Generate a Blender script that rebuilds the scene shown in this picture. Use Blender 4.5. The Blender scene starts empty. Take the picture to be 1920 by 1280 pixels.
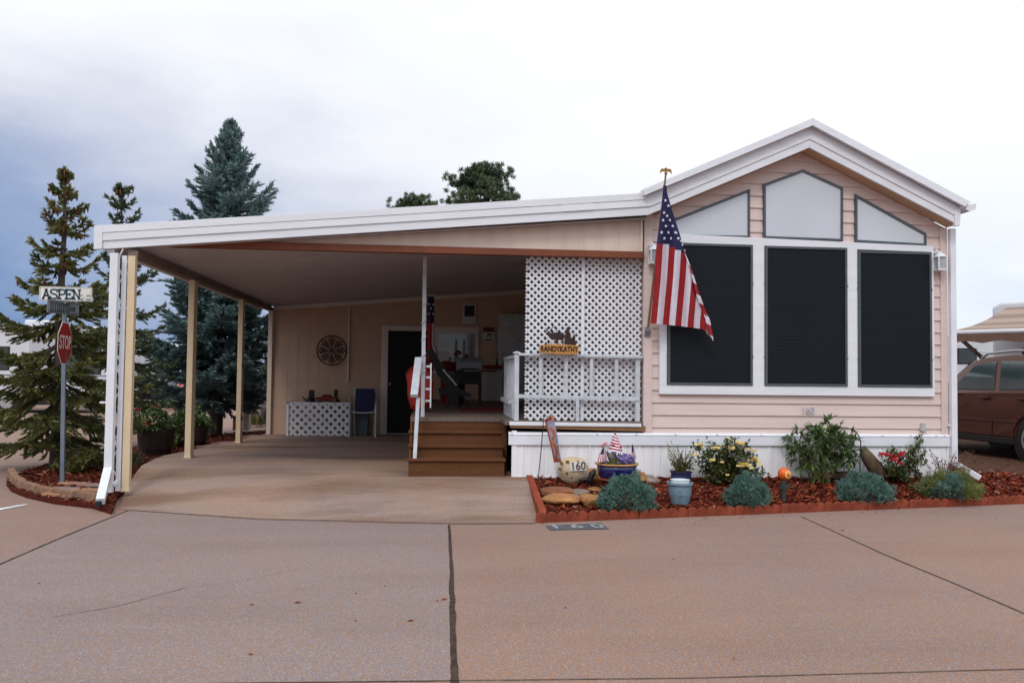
import bpy, bmesh, math, random
from mathutils import Vector, Matrix, noise as mnoise
R = math.radians
scene = bpy.context.scene
COL = scene.collection
rnd = random.Random(7)

# ---------------------------------------------------------------- camera
F = 1600.0                       # focal length in pixels of the 1920 px wide photograph
YAW, PITCH, ROLL = R(5.5), R(2.2), R(0.65)
EYE = Vector((0, 0, 1.36))
_f = Vector((math.sin(YAW)*math.cos(PITCH), math.cos(YAW)*math.cos(PITCH), math.sin(PITCH)))
_r0 = Vector((math.cos(YAW), -math.sin(YAW), 0))
_u0 = _r0.cross(_f)
_r = _r0*math.cos(ROLL) + _u0*math.sin(ROLL)
_u = _u0*math.cos(ROLL) - _r0*math.sin(ROLL)
cam_data = bpy.data.cameras.new('camera')
cam = bpy.data.objects.new('camera', cam_data)
COL.objects.link(cam)
cam_data.sensor_width = 36
cam_data.lens = 36*F/1920
cam_data.clip_start = 0.05
cam_data.clip_end = 3000
m3 = Matrix((_r, _u, -_f)).transposed()
cam.matrix_world = Matrix.Translation(EYE) @ m3.to_4x4()
scene.camera = cam

# ---------------------------------------------------------------- world, sun, exposure
SUN_AZ, SUN_EL = R(200), R(48)       # azimuth clockwise from +Y (behind the viewer, slightly left)
world = bpy.data.worlds.new('World')
scene.world = world
world.use_nodes = True
nt = world.node_tree
nt.nodes.clear()
N = nt.nodes.new
L = nt.links.new
def wmath(op, a, b=None, clamp=False):
    n = N('ShaderNodeMath'); n.operation = op; n.use_clamp = clamp
    for i, s in enumerate((a, b)):
        if s is None: continue
        if isinstance(s, (int, float)): n.inputs[i].default_value = s
        else: L(s, n.inputs[i])
    return n.outputs[0]
def wrange(v, a, b, c, d):
    n = N('ShaderNodeMapRange'); n.interpolation_type = 'SMOOTHSTEP'
    L(v, n.inputs[0])
    for i, x in enumerate((a, b, c, d)): n.inputs[i+1].default_value = x
    return n.outputs[0]
tc = N('ShaderNodeTexCoord')
sep = N('ShaderNodeSeparateXYZ'); L(tc.outputs['Generated'], sep.inputs[0])
X, Y, Z = sep.outputs
nz = N('ShaderNodeTexNoise'); nz.inputs['Scale'].default_value = 2.6; nz.inputs['Detail'].default_value = 6
nz.inputs['Roughness'].default_value = 0.55
mp = N('ShaderNodeMapping'); mp.inputs['Scale'].default_value = (1, 1, 2.6)
L(tc.outputs['Generated'], mp.inputs[0]); L(mp.outputs[0], nz.inputs['Vector'])
nv = wmath('SUBTRACT', nz.outputs['Fac'], 0.5)
a = wrange(wmath('ADD', X, wmath('MULTIPLY', nv, 0.42)), -0.62, 0.46, 1, 0)
b = wrange(wmath('ADD', Z, wmath('MULTIPLY', nv, 0.24)), -0.02, 0.46, 1, 0)
c = wrange(Y, -0.1, 0.5, 0, 1)
dark = wmath('MULTIPLY', wmath('MULTIPLY', a, b), c, True)
ramp = N('ShaderNodeValToRGB')
cr = ramp.color_ramp
cr.elements[0].position = 0.0; cr.elements[0].color = (1.0, 1.0, 1.0, 1)
cr.elements[1].position = 1.0; cr.elements[1].color = (0.10, 0.19, 0.40, 1)
for p, k in ((0.15, (0.86, 0.885, 0.945)), (0.32, (0.65, 0.685, 0.79)), (0.46, (0.49, 0.54, 0.69)), (0.60, (0.33, 0.41, 0.60)), (0.80, (0.165, 0.27, 0.50))):
    e = cr.elements.new(p); e.color = (*k, 1)
L(dark, ramp.inputs[0])
# pale blue near the right hand horizon, soft structure in the bright cloud
rb = wmath('MULTIPLY', wrange(Z, 0.02, 0.30, 1, 0), wrange(X, 0.25, 0.55, 0, 1))
rbn = wmath('MULTIPLY', rb, wrange(nz.outputs['Fac'], 0.35, 0.60, 1.0, 0.25))
mixb = N('ShaderNodeMix'); mixb.data_type = 'RGBA'
L(wmath('MULTIPLY', rbn, 0.8), mixb.inputs['Factor']); L(ramp.outputs[0], mixb.inputs['A'])
mixb.inputs['B'].default_value = (0.66, 0.76, 0.92, 1)
back_hi = wrange(Z, 0.05, 0.75, 0.54, 2.18)      # overcast: low sky dim, zenith bright, on the viewer's side
bk = wrange(Y, -0.35, 0.30, 1.0, 0.0)
back = wmath('ADD', wmath('MULTIPLY', bk, back_hi), wmath('MULTIPLY', wmath('SUBTRACT', 1.0, bk), 1.06))
gain = N('ShaderNodeVectorMath'); gain.operation = 'SCALE'
tint = N('ShaderNodeMix'); tint.data_type = 'RGBA'; tint.blend_type = 'MULTIPLY'
L(bk, tint.inputs['Factor']); L(mixb.outputs['Result'], tint.inputs['A']); tint.inputs['B'].default_value = (0.94, 0.985, 1.07, 1)
L(tint.outputs['Result'], gain.inputs[0]); L(wmath('MULTIPLY', back, 10.0), gain.inputs['Scale'])
sky = N('ShaderNodeTexSky'); sky.sky_type = 'NISHITA'; sky.sun_disc = False
sky.sun_elevation = SUN_EL; sky.sun_rotation = SUN_AZ
mixs = N('ShaderNodeMix'); mixs.data_type = 'RGBA'; mixs.inputs['Factor'].default_value = 0.93
L(sky.outputs[0], mixs.inputs['A']); L(gain.outputs[0], mixs.inputs['B'])
bg = N('ShaderNodeBackground'); bg.inputs['Strength'].default_value = 0.1
L(mixs.outputs['Result'], bg.inputs['Color'])
wo = N('ShaderNodeOutputWorld'); L(bg.outputs[0], wo.inputs['Surface'])

sun_data = bpy.data.lights.new('sun', 'SUN')
sun_data.energy = 0.9; sun_data.angle = R(13); sun_data.color = (1.0, 0.93, 0.84)
sun = bpy.data.objects.new('sun', sun_data); COL.objects.link(sun)
_sd = Vector((math.sin(SUN_AZ)*math.cos(SUN_EL), math.cos(SUN_AZ)*math.cos(SUN_EL), math.sin(SUN_EL)))
sun.rotation_euler = (-_sd).to_track_quat('-Z', 'Y').to_euler()
sun.location = _sd*30
scene.view_settings.view_transform = 'Standard'
scene.view_settings.look = 'None'
scene.view_settings.exposure = 0.04
scene.view_settings.gamma = 1.0
scene.view_settings.use_curve_mapping = False
scene.cycles.max_bounces = 7
scene.cycles.diffuse_bounces = 4
scene.cycles.use_denoising = True

# ---------------------------------------------------------------- measuring: a photo pixel to a point of a known plane
def ray(px, py): return _f + _r*((px-960)/F) - _u*((py-640)/F)
def PY(px, py, y):
    d = ray(px, py); return EYE + d*((y-EYE.y)/d.y)
def PX(px, py, x):
    d = ray(px, py); return EYE + d*((x-EYE.x)/d.x)
def PZ(px, py, z):
    d = ray(px, py); return EYE + d*((z-EYE.z)/d.z)
def PG(px, py, g):
    p = PZ(px, py, 0.1)
    for _ in range(12): p = PZ(px, py, g(p.x, p.y))
    return p
def mpp(y): return y/F            # metres per photo pixel at depth y, near enough

# ---------------------------------------------------------------- materials
def mat(name, col, rough=0.6, var=0.12, scale=6.0, bump=0.0, bscale=60.0, metal=0.0, spec=0.4, stretch=(1, 1, 1),
        col2=None, detail=4.0, trans=0.0, coat=0.0):
    m = bpy.data.materials.new(name); m.use_nodes = True
    t = m.node_tree; b = t.nodes['Principled BSDF']
    b.inputs['Roughness'].default_value = rough
    b.inputs['Metallic'].default_value = metal
    b.inputs['Specular IOR Level'].default_value = spec
    if trans: b.inputs['Transmission Weight'].default_value = trans
    if coat: b.inputs['Coat Weight'].default_value = coat
    tcn = t.nodes.new('ShaderNodeTexCoord')
    mpn = t.nodes.new('ShaderNodeMapping'); mpn.inputs['Scale'].default_value = stretch
    t.links.new(tcn.outputs['Object'], mpn.inputs[0])
    nn = t.nodes.new('ShaderNodeTexNoise'); nn.inputs['Scale'].default_value = scale; nn.inputs['Detail'].default_value = detail
    t.links.new(mpn.outputs[0], nn.inputs['Vector'])
    rp = t.nodes.new('ShaderNodeValToRGB')
    c2 = col2 if col2 else tuple(min(1, k*(1+var)) for k in col)
    c1 = col if col2 else tuple(k*(1-var) for k in col)
    rp.color_ramp.elements[0].position = 0.32; rp.color_ramp.elements[0].color = (*c1, 1)
    rp.color_ramp.elements[1].position = 0.68; rp.color_ramp.elements[1].color = (*c2, 1)
    t.links.new(nn.outputs['Fac'], rp.inputs[0])
    t.links.new(rp.outputs[0], b.inputs['Base Color'])
    if bump:
        bn = t.nodes.new('ShaderNodeTexNoise'); bn.inputs['Scale'].default_value = bscale; bn.inputs['Detail'].default_value = 3
        t.links.new(mpn.outputs[0], bn.inputs['Vector'])
        bp = t.nodes.new('ShaderNodeBump'); bp.inputs['Strength'].default_value = bump; bp.inputs['Distance'].default_value = 0.01
        t.links.new(bn.outputs['Fac'], bp.inputs['Height']); t.links.new(bp.outputs[0], b.inputs['Normal'])
    return m

def leaf_mat(name, ca, cb, scale=5.0, rough=0.6, transl=0.25):
    m = mat(name, ca, rough, col2=cb, scale=scale, detail=5.0, spec=0.25)
    t = m.node_tree; b = t.nodes['Principled BSDF']
    tr = t.nodes.new('ShaderNodeBsdfTranslucent')
    rp = [n for n in t.nodes if n.type == 'VALTORGB'][0]
    t.links.new(rp.outputs[0], tr.inputs[0])
    mx = t.nodes.new('ShaderNodeMixShader'); mx.inputs[0].default_value = transl
    t.links.new(b.outputs[0], mx.inputs[1]); t.links.new(tr.outputs[0], mx.inputs[2])
    t.links.new(mx.outputs[0], t.nodes['Material Output'].inputs[0])
    return m

def concrete(name, base, dark, speck, light, stain=0.0, bigscale=0.5):
    """exposed aggregate concrete: fine stone grains over slow tone changes"""
    m = bpy.data.materials.new(name); m.use_nodes = True
    t = m.node_tree; b = t.nodes['Principled BSDF']; b.inputs['Roughness'].default_value = 0.85
    b.inputs['Specular IOR Level'].default_value = 0.25
    n = t.nodes.new; l = t.links.new
    tcn = n('ShaderNodeTexCoord')
    def noise(sc, det=3, st=(1, 1, 1), rg=0.55):
        mpn = n('ShaderNodeMapping'); mpn.inputs['Scale'].default_value = st; l(tcn.outputs['Object'], mpn.inputs[0])
        x = n('ShaderNodeTexNoise'); x.inputs['Scale'].default_value = sc; x.inputs['Detail'].default_value = det
        x.inputs['Roughness'].default_value = rg
        l(mpn.outputs[0], x.inputs['Vector']); return x.outputs['Fac']
    def ramp2(fac, p0, c0, p1, c1):
        r = n('ShaderNodeValToRGB'); e = r.color_ramp.elements
        e[0].position = p0; e[0].color = (*c0, 1); e[1].position = p1; e[1].color = (*c1, 1); l(fac, r.inputs[0]); return r.outputs[0]
    def mixc(fac, A, B, mode='MIX'):
        x = n('ShaderNodeMix'); x.data_type = 'RGBA'; x.blend_type = mode
        if isinstance(fac, float): x.inputs['Factor'].default_value = fac
        else: l(fac, x.inputs['Factor'])
        for s, k in ((A, 'A'), (B, 'B')):
            if isinstance(s, tuple): x.inputs[k].default_value = (*s, 1)
            else: l(s, x.inputs[k])
        return x.outputs['Result']
    big = ramp2(noise(bigscale, 4), 0.35, base, 0.68, dark)
    fine = noise(95, 3, rg=0.7)
    vor = n('ShaderNodeTexVoronoi'); vor.inputs['Scale'].default_value = 150; l(tcn.outputs['Object'], vor.inputs['Vector'])
    sepc = n('ShaderNodeSeparateColor'); l(vor.outputs['Color'], sepc.inputs[0])
    g1 = ramp2(sepc.outputs[0], 0.62, (0, 0, 0), 0.82, (1, 1, 1))
    c1 = mixc(g1, big, speck)
    g2 = ramp2(sepc.outputs[1], 0.80, (0, 0, 0), 0.92, (1, 1, 1))
    c2 = mixc(g2, c1, light)
    g3 = ramp2(fine, 0.40, (0.72, 0.70, 0.69), 0.60, (1.12, 1.1, 1.08))
    c3 = mixc(0.8, c2, g3, 'MULTIPLY')
    g4 = ramp2(noise(34, 2, rg=0.7), 0.52, (0, 0, 0), 0.70, (0.55, 0.55, 0.55))
    c3 = mixc(g4, c3, tuple(k*0.82 for k in speck))
    if stain:
        st = ramp2(noise(0.9, 6, (0.45, 1.5, 1), 0.62), 0.44, (1.06, 1.06, 1.07), 0.64, (0.66, 0.57, 0.48))
        c3 = mixc(stain, c3, st, 'MULTIPLY')
    l(c3, b.inputs['Base Color'])
    bp = n('ShaderNodeBump'); bp.inputs['Strength'].default_value = 0.35; bp.inputs['Distance'].default_value = 0.006
    l(fine, bp.inputs['Height']); l(bp.outputs[0], b.inputs['Normal'])
    return m

def stripes_mat(name, ca, cb, axis, scale, rough=0.5, sharp=(0.4, 0.6), spec=0.4):
    m = bpy.data.materials.new(name); m.use_nodes = True
    t = m.node_tree; b = t.nodes['Principled BSDF']; b.inputs['Roughness'].default_value = rough
    b.inputs['Specular IOR Level'].default_value = spec
    tcn = t.nodes.new('ShaderNodeTexCoord')
    w = t.nodes.new('ShaderNodeTexWave'); w.bands_direction = axis; w.inputs['Scale'].default_value = scale
    w.inputs['Distortion'].default_value = 0.25
    t.links.new(tcn.outputs['Object'], w.inputs['Vector'])
    rp = t.nodes.new('ShaderNodeValToRGB'); e = rp.color_ramp.elements
    e[0].position = sharp[0]; e[0].color = (*ca, 1); e[1].position = sharp[1]; e[1].color = (*cb, 1)
    t.links.new(w.outputs['Fac'], rp.inputs[0]); t.links.new(rp.outputs[0], b.inputs['Base Color'])
    return m

M = {}
M['road'] = concrete('aggregate concrete', (0.238, 0.166, 0.143), (0.198, 0.157, 0.160), (0.32, 0.160, 0.078), (0.28, 0.245, 0.245), 0.2, 0.55)
M['slab'] = concrete('grey aggregate concrete', (0.222, 0.180, 0.180), (0.192, 0.170, 0.192), (0.29, 0.170, 0.098), (0.27, 0.25, 0.265), 0.2, 0.5)
M['soffit'] = mat('tan soffit boards', (0.52, 0.34, 0.225), 0.75, 0.05, 3)
M['drive'] = concrete('smooth driveway concrete', (0.315, 0.212, 0.160), (0.250, 0.205, 0.202), (0.28, 0.18, 0.12), (0.29, 0.23, 0.20), 1.0, 0.8)
M['joint'] = mat('joint dirt', (0.035, 0.020, 0.014), 0.95, 0.6, 18)
M['seam'] = mat('control joint', (0.10, 0.065, 0.05), 0.95, 0.4, 18)
M['dirt'] = mat('red brown dirt', (0.075, 0.036, 0.025), 0.95, 0.4, 9, 0.6, 40, spec=0.1)
M['mulch'] = mat('shredded bark bed', (0.075, 0.014, 0.008), 0.95, 0.5, 26, 0.9, 60, spec=0.1)
M['chip1'] = mat('bark chip red', (0.24, 0.042, 0.018), 0.95, 0.45, 9, spec=0.1)
M['chip2'] = mat('bark chip dark', (0.07, 0.014, 0.008), 0.95, 0.45, 9, spec=0.1)
M['chip3'] = mat('bark chip pale', (0.33, 0.165, 0.10), 0.9, 0.35, 9, spec=0.1)
M['chip4'] = mat('bark chip brown', (0.16, 0.042, 0.019), 0.95, 0.45, 9, spec=0.1)
M['edger'] = mat('terracotta concrete edging', (0.20, 0.046, 0.024), 0.9, 0.3, 9, 0.5, 90, spec=0.15)
M['tanblock'] = mat('tan concrete edging', (0.21, 0.12, 0.075), 0.9, 0.3, 7, 0.5, 70)
M['paver1'] = mat('paver tan', (0.34, 0.17, 0.09), 0.9, 0.25, 9, 0.4, 70)
M['paver2'] = mat('paver rose', (0.26, 0.14, 0.115), 0.9, 0.25, 9, 0.4, 70)
M['paver3'] = mat('paver grey', (0.22, 0.17, 0.155), 0.9, 0.25, 9, 0.4, 70)
M['siding'] = mat('peach pink lap siding', (0.605, 0.482, 0.447), 0.75, 0.05, 3, 0.35, 26, stretch=(0.35, 1, 5))
M['whitewood'] = mat('white painted wood', (0.66, 0.672, 0.715), 0.6, 0.05, 4, 0.25, 40, stretch=(0.3, 1, 3))
M['whitepaint'] = mat('white painted metal', (0.66, 0.672, 0.715), 0.45, 0.05, 4)
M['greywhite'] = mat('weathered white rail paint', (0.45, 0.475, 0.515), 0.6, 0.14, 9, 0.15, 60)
M['skirt'] = mat('white vinyl skirting', (0.80, 0.805, 0.83), 0.5, scale=3.0, stretch=(5, 1, 0.35), col2=(0.70, 0.69, 0.70))
M['beige'] = mat('cream painted steel', (0.62, 0.49, 0.325), 0.55, 0.06, 3)
M['cream_panel'] = mat('cream steel panel', (0.62, 0.51, 0.43), 0.55, 0.05, 3)
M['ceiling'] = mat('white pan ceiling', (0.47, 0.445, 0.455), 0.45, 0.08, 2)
M['eave'] = mat('eave beam darkened for shade', (0.16, 0.115, 0.095), 0.7, 0.15, 4)  # brown darkened so the beam's colour carries the shade under the eave
M['rust'] = mat('red brown painted beam', (0.165, 0.043, 0.016), 0.6, 0.15, 5)
M['darkmetal'] = mat('black iron', (0.018, 0.018, 0.02), 0.5, 0.2, 9, metal=0.3)
M['bronze'] = mat('dark bronze sheet', (0.045, 0.025, 0.022), 0.55, 0.25, 9, metal=0.5)
M['framegrey'] = mat('slate window frame', (0.065, 0.075, 0.09), 0.5, 0.1, 5)
M['screen'] = stripes_mat('dark solar screen over blinds', (0.0065, 0.009, 0.012), (0.011, 0.0145, 0.018), 'Z', 8.5, 0.35, (0.35, 0.7), 0.12)
def _uneven(m, lo=0.18, hi=0.62):
    t = m.node_tree; b_ = t.nodes['Principled BSDF']; tcn = t.nodes.new('ShaderNodeTexCoord')
    nn = t.nodes.new('ShaderNodeTexNoise'); nn.inputs['Scale'].default_value = 1.7; nn.inputs['Detail'].default_value = 5
    mr = t.nodes.new('ShaderNodeMapRange'); mr.inputs[3].default_value = lo; mr.inputs[4].default_value = hi
    t.links.new(tcn.outputs['Object'], nn.inputs['Vector']); t.links.new(nn.outputs['Fac'], mr.inputs[0]); t.links.new(mr.outputs[0], b_.inputs['Roughness'])
    bn = t.nodes.new('ShaderNodeBump'); bn.inputs['Strength'].default_value = 0.25; bn.inputs['Distance'].default_value = 0.02
    t.links.new(nn.outputs['Fac'], bn.inputs['Height']); t.links.new(bn.outputs[0], b_.inputs['Normal'])
_uneven(M['screen'])
M['frost'] = mat('pale blind behind glass', (0.515, 0.55, 0.60), 0.3, 0.03, 2, spec=0.3)
M['rearwall'] = mat('tan steel wall', (0.50, 0.345, 0.255), 0.7, 0.05, 3)
M['rearwall_shaded'] = mat('tan steel wall with porch shade', (0.33, 0.22, 0.165), 0.7, 0.05, 3)  # darker copy of the rear wall tan, porch shade put into its colour
M['trimcream'] = mat('cream trim', (0.66, 0.60, 0.56), 0.5, 0.04, 3)
M['doordark'] = mat('dark storm door', (0.008, 0.009, 0.011), 0.5, 0.2, 4, spec=0.15)
M['step'] = mat('brown composite decking', (0.105, 0.040, 0.015), 0.75, 0.13, 5, 0.2, 50, stretch=(0.4, 3, 3), spec=0.2)
M['deckfloor'] = mat('grey brown deck boards', (0.13, 0.095, 0.08), 0.7, 0.15, 5, stretch=(4, 0.4, 1))
M['deckrim'] = mat('tan deck rim', (0.22, 0.115, 0.055), 0.8, 0.12, 6)
M['glass'] = mat('dark reflecting glass', (0.02, 0.028, 0.03), 0.06, 0.2, 2, spec=0.9)
M['black'] = mat('black plastic', (0.012, 0.012, 0.014), 0.5, 0.2, 6)
M['navy'] = mat('navy sling fabric', (0.018, 0.02, 0.085), 0.8, 0.12, 20)
M['bluebin'] = mat('slate blue plastic', (0.07, 0.10, 0.13), 0.5, 0.1, 5)
M['red'] = mat('red plastic', (0.42, 0.018, 0.008), 0.45, 0.1, 5)
M['darkred'] = mat('dark red cloth', (0.16, 0.012, 0.012), 0.8, 0.15, 9)
M['charcoal'] = mat('charcoal fabric', (0.028, 0.030, 0.034), 0.85, 0.15, 9)
M['grey'] = mat('grey metal', (0.20, 0.21, 0.225), 0.5, 0.12, 6, metal=0.3)
M['galv'] = mat('galvanised post', (0.155, 0.19, 0.235), 0.5, 0.15, 6, metal=0.35)
M['paper'] = mat('paper', (0.55, 0.53, 0.52), 0.8, 0.05, 9)
M['signwhite'] = mat('sign white', (0.68, 0.655, 0.62), 0.5, 0.04, 5)
M['signgreen'] = mat('dark teal lettering', (0.012, 0.058, 0.085), 0.5, 0.1, 5)
M['signgrey'] = mat('weathered sign', (0.22, 0.225, 0.24), 0.6, 0.15, 20)
M['stopred'] = mat('stop sign red', (0.33, 0.006, 0.012), 0.45, 0.06, 6)
M['flagred'] = mat('flag red', (0.30, 0.010, 0.014), 0.75, 0.12, 14)
M['flagwhite'] = mat('flag white', (0.64, 0.61, 0.69), 0.75, 0.05, 14)
M['flagblue'] = mat('flag blue', (0.014, 0.015, 0.070), 0.75, 0.12, 14)
M['brass'] = mat('antique brass', (0.30, 0.17, 0.05), 0.35, 0.2, 9, metal=0.8)
M['polewood'] = mat('bronze flag pole', (0.25, 0.155, 0.075), 0.4, 0.15, 9, metal=0.4)
M['lampglass'] = mat('hazy lantern glass', (0.36, 0.37, 0.38), 0.2, 0.15, 9, spec=0.6)
M['plaque'] = mat('dark painted plaque', (0.072, 0.078, 0.085), 0.9, 0.2, 12)
M['chalk'] = mat('worn white paint', (0.23, 0.24, 0.25), 0.9, 0.45, 22)
M['signwood'] = mat('routed pine sign', (0.50, 0.235, 0.065), 0.6, 0.25, 7, stretch=(0.6, 1, 6))
M['burnt'] = mat('burnt lettering', (0.035, 0.02, 0.012), 0.8, 0.2, 9)
M['rocktan'] = mat('sandstone', (0.34, 0.16, 0.06), 0.9, 0.3, 7, 0.6, 22)
M['rockgrey'] = mat('grey brown stone', (0.20, 0.145, 0.115), 0.9, 0.3, 7, 0.6, 22)
M['rockred'] = mat('red brown stone', (0.20, 0.075, 0.035), 0.9, 0.3, 7, 0.6, 22)
M['rockcream'] = mat('cream pitted stone', (0.46, 0.36, 0.23), 0.9, 0.12, 5, 0.7, 16, col2=(0.56, 0.46, 0.32))
M['pit'] = mat('rusty pits', (0.16, 0.085, 0.03), 0.95, 0.4, 9)
M['potblue'] = mat('cobalt glazed pot', (0.008, 0.012, 0.095), 0.15, 0.25, 4, spec=0.7)
M['potrim'] = mat('ochre clay rim', (0.40, 0.20, 0.075), 0.5, 0.2, 6)
M['potclay'] = mat('terracotta', (0.33, 0.085, 0.035), 0.8, 0.15, 6)
M['potslate'] = mat('slate blue glazed pot', (0.155, 0.235, 0.30), 0.35, 0.16, 24)
M['potwhite'] = mat('pale plastic pot', (0.60, 0.66, 0.68), 0.4, 0.08, 6)
M['water'] = mat('water in pot', (0.42, 0.62, 0.58), 0.15, 0.1, 6)
M['soil'] = mat('potting soil', (0.035, 0.022, 0.015), 0.95, 0.4, 20)
M['stave'] = mat('dark barrel staves', (0.032, 0.017, 0.013), 0.8, 0.35, 8, stretch=(4, 4, 0.5))
M['bark'] = mat('conifer bark', (0.065, 0.048, 0.042), 0.95, 0.35, 12, 0.8, 30, stretch=(1, 1, 0.3))
M['driftwood'] = mat('grey driftwood', (0.30, 0.245, 0.205), 0.9, 0.35, 8, 0.8, 26, stretch=(1, 1, 0.3))
M['log'] = mat('weathered log', (0.085, 0.058, 0.032), 0.95, 0.55, 11, 0.9, 26, stretch=(1, 1, 0.25))
M['spruce'] = leaf_mat('green spruce needles', (0.055, 0.078, 0.030), (0.23, 0.22, 0.075), 4.5)
M['spruce2'] = leaf_mat('grey green spruce needles', (0.055, 0.085, 0.055), (0.14, 0.165, 0.080), 4.5)
M['bluespruce'] = leaf_mat('blue spruce needles', (0.058, 0.105, 0.105), (0.22, 0.32, 0.315), 3.0)
M['pine'] = leaf_mat('pine needles', (0.035, 0.066, 0.040), (0.12, 0.15, 0.070), 0.9)
M['cone'] = mat('spruce cone', (0.115, 0.040, 0.015), 0.85, 0.4, 14)
M['juniper'] = leaf_mat('blue green juniper', (0.045, 0.108, 0.095), (0.17, 0.29, 0.235), 9)
M['juniper2'] = leaf_mat('yellow green juniper', (0.075, 0.12, 0.05), (0.26, 0.26, 0.08), 7)
M['rosegreen'] = leaf_mat('rose leaves', (0.035, 0.062, 0.020), (0.14, 0.16, 0.050), 9)
M['peony'] = leaf_mat('peony leaves', (0.045, 0.095, 0.035), (0.15, 0.21, 0.070), 8)
M['stem'] = leaf_mat('green stems', (0.10, 0.13, 0.03), (0.22, 0.21, 0.06), 8)
M['twig'] = mat('dry red brown twigs', (0.13, 0.065, 0.045), 0.9, 0.3, 9)
M['herb'] = leaf_mat('olive herb leaves', (0.085, 0.085, 0.025), (0.20, 0.165, 0.055), 9)
M['yellow'] = leaf_mat('yellow petals', (0.72, 0.46, 0.05), (0.86, 0.76, 0.40), 12, transl=0.3)
M['crimson'] = leaf_mat('crimson petals', (0.33, 0.006, 0.012), (0.50, 0.02, 0.03), 12, transl=0.2)
M['pinkpetal'] = leaf_mat('pink petals', (0.55, 0.13, 0.18), (0.70, 0.28, 0.30), 12)
M['violet'] = leaf_mat('violet petals', (0.17, 0.12, 0.34), (0.34, 0.27, 0.50), 12)
M['orangeball'] = mat('orange painted metal', (0.60, 0.105, 0.012), 0.35, 0.2, 12)
M['yellowmetal'] = mat('yellow painted metal', (0.72, 0.50, 0.13), 0.4, 0.15, 12)
M['dgreenmetal'] = mat('dark green metal', (0.028, 0.04, 0.035), 0.5, 0.2, 12)
M['bannergrey'] = mat('banner grey', (0.23, 0.225, 0.29), 0.8, 0.25, 16)
M['bannerred'] = mat('banner red', (0.26, 0.035, 0.02), 0.8, 0.3, 16)
M['bannerpaint'] = mat('banner orange figure', (0.30, 0.10, 0.045), 0.8, 0.35, 22)
M['suvpaint'] = mat('copper brown car paint', (0.062, 0.0125, 0.0045), 0.3, 0.06, 2, metal=0.2, spec=0.25, coat=0.4)
M['carglass'] = mat('car window glass', (0.035, 0.055, 0.058), 0.04, 0.2, 3, spec=0.95)
M['tyre'] = mat('tyre rubber', (0.014, 0.014, 0.015), 0.85, 0.2, 9)
M['alloy'] = mat('alloy wheel', (0.45, 0.46, 0.48), 0.3, 0.08, 6, metal=0.7)
M['rvwhite'] = mat('trailer white', (0.55, 0.555, 0.59), 0.35, 0.06, 1.5)
M['awning'] = stripes_mat('brown striped awning cloth', (0.21, 0.15, 0.125), (0.31, 0.23, 0.185), 'Y', 0.42, 0.85)
M['carwhite'] = mat('white car paint', (0.42, 0.43, 0.46), 0.3, 0.04, 2, spec=0.4)
M['cardark'] = mat('charcoal car paint', (0.03, 0.032, 0.036), 0.25, 0.1, 2, spec=0.6)
M['pinkplastic'] = mat('faded pink plastic', (0.5, 0.16, 0.13), 0.6, 0.1, 4)
M['mapgrass'] = leaf_mat('yellow green grass', (0.10, 0.11, 0.02), (0.22, 0.20, 0.05), 9)
M['lilac'] = leaf_mat('grey lilac shrub leaves', (0.17, 0.16, 0.20), (0.30, 0.28, 0.34), 9)
M['pedestal'] = mat('beige utility box', (0.30, 0.25, 0.215), 0.6, 0.08, 6)
M['farleaf'] = leaf_mat('far foliage', (0.025, 0.042, 0.028), (0.07, 0.085, 0.045), 0.6)

# ---------------------------------------------------------------- mesh building
def world_loc(o):
    v = Vector((0, 0, 0))
    while o is not None:
        v += o.location; o = o.parent
    return v

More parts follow.
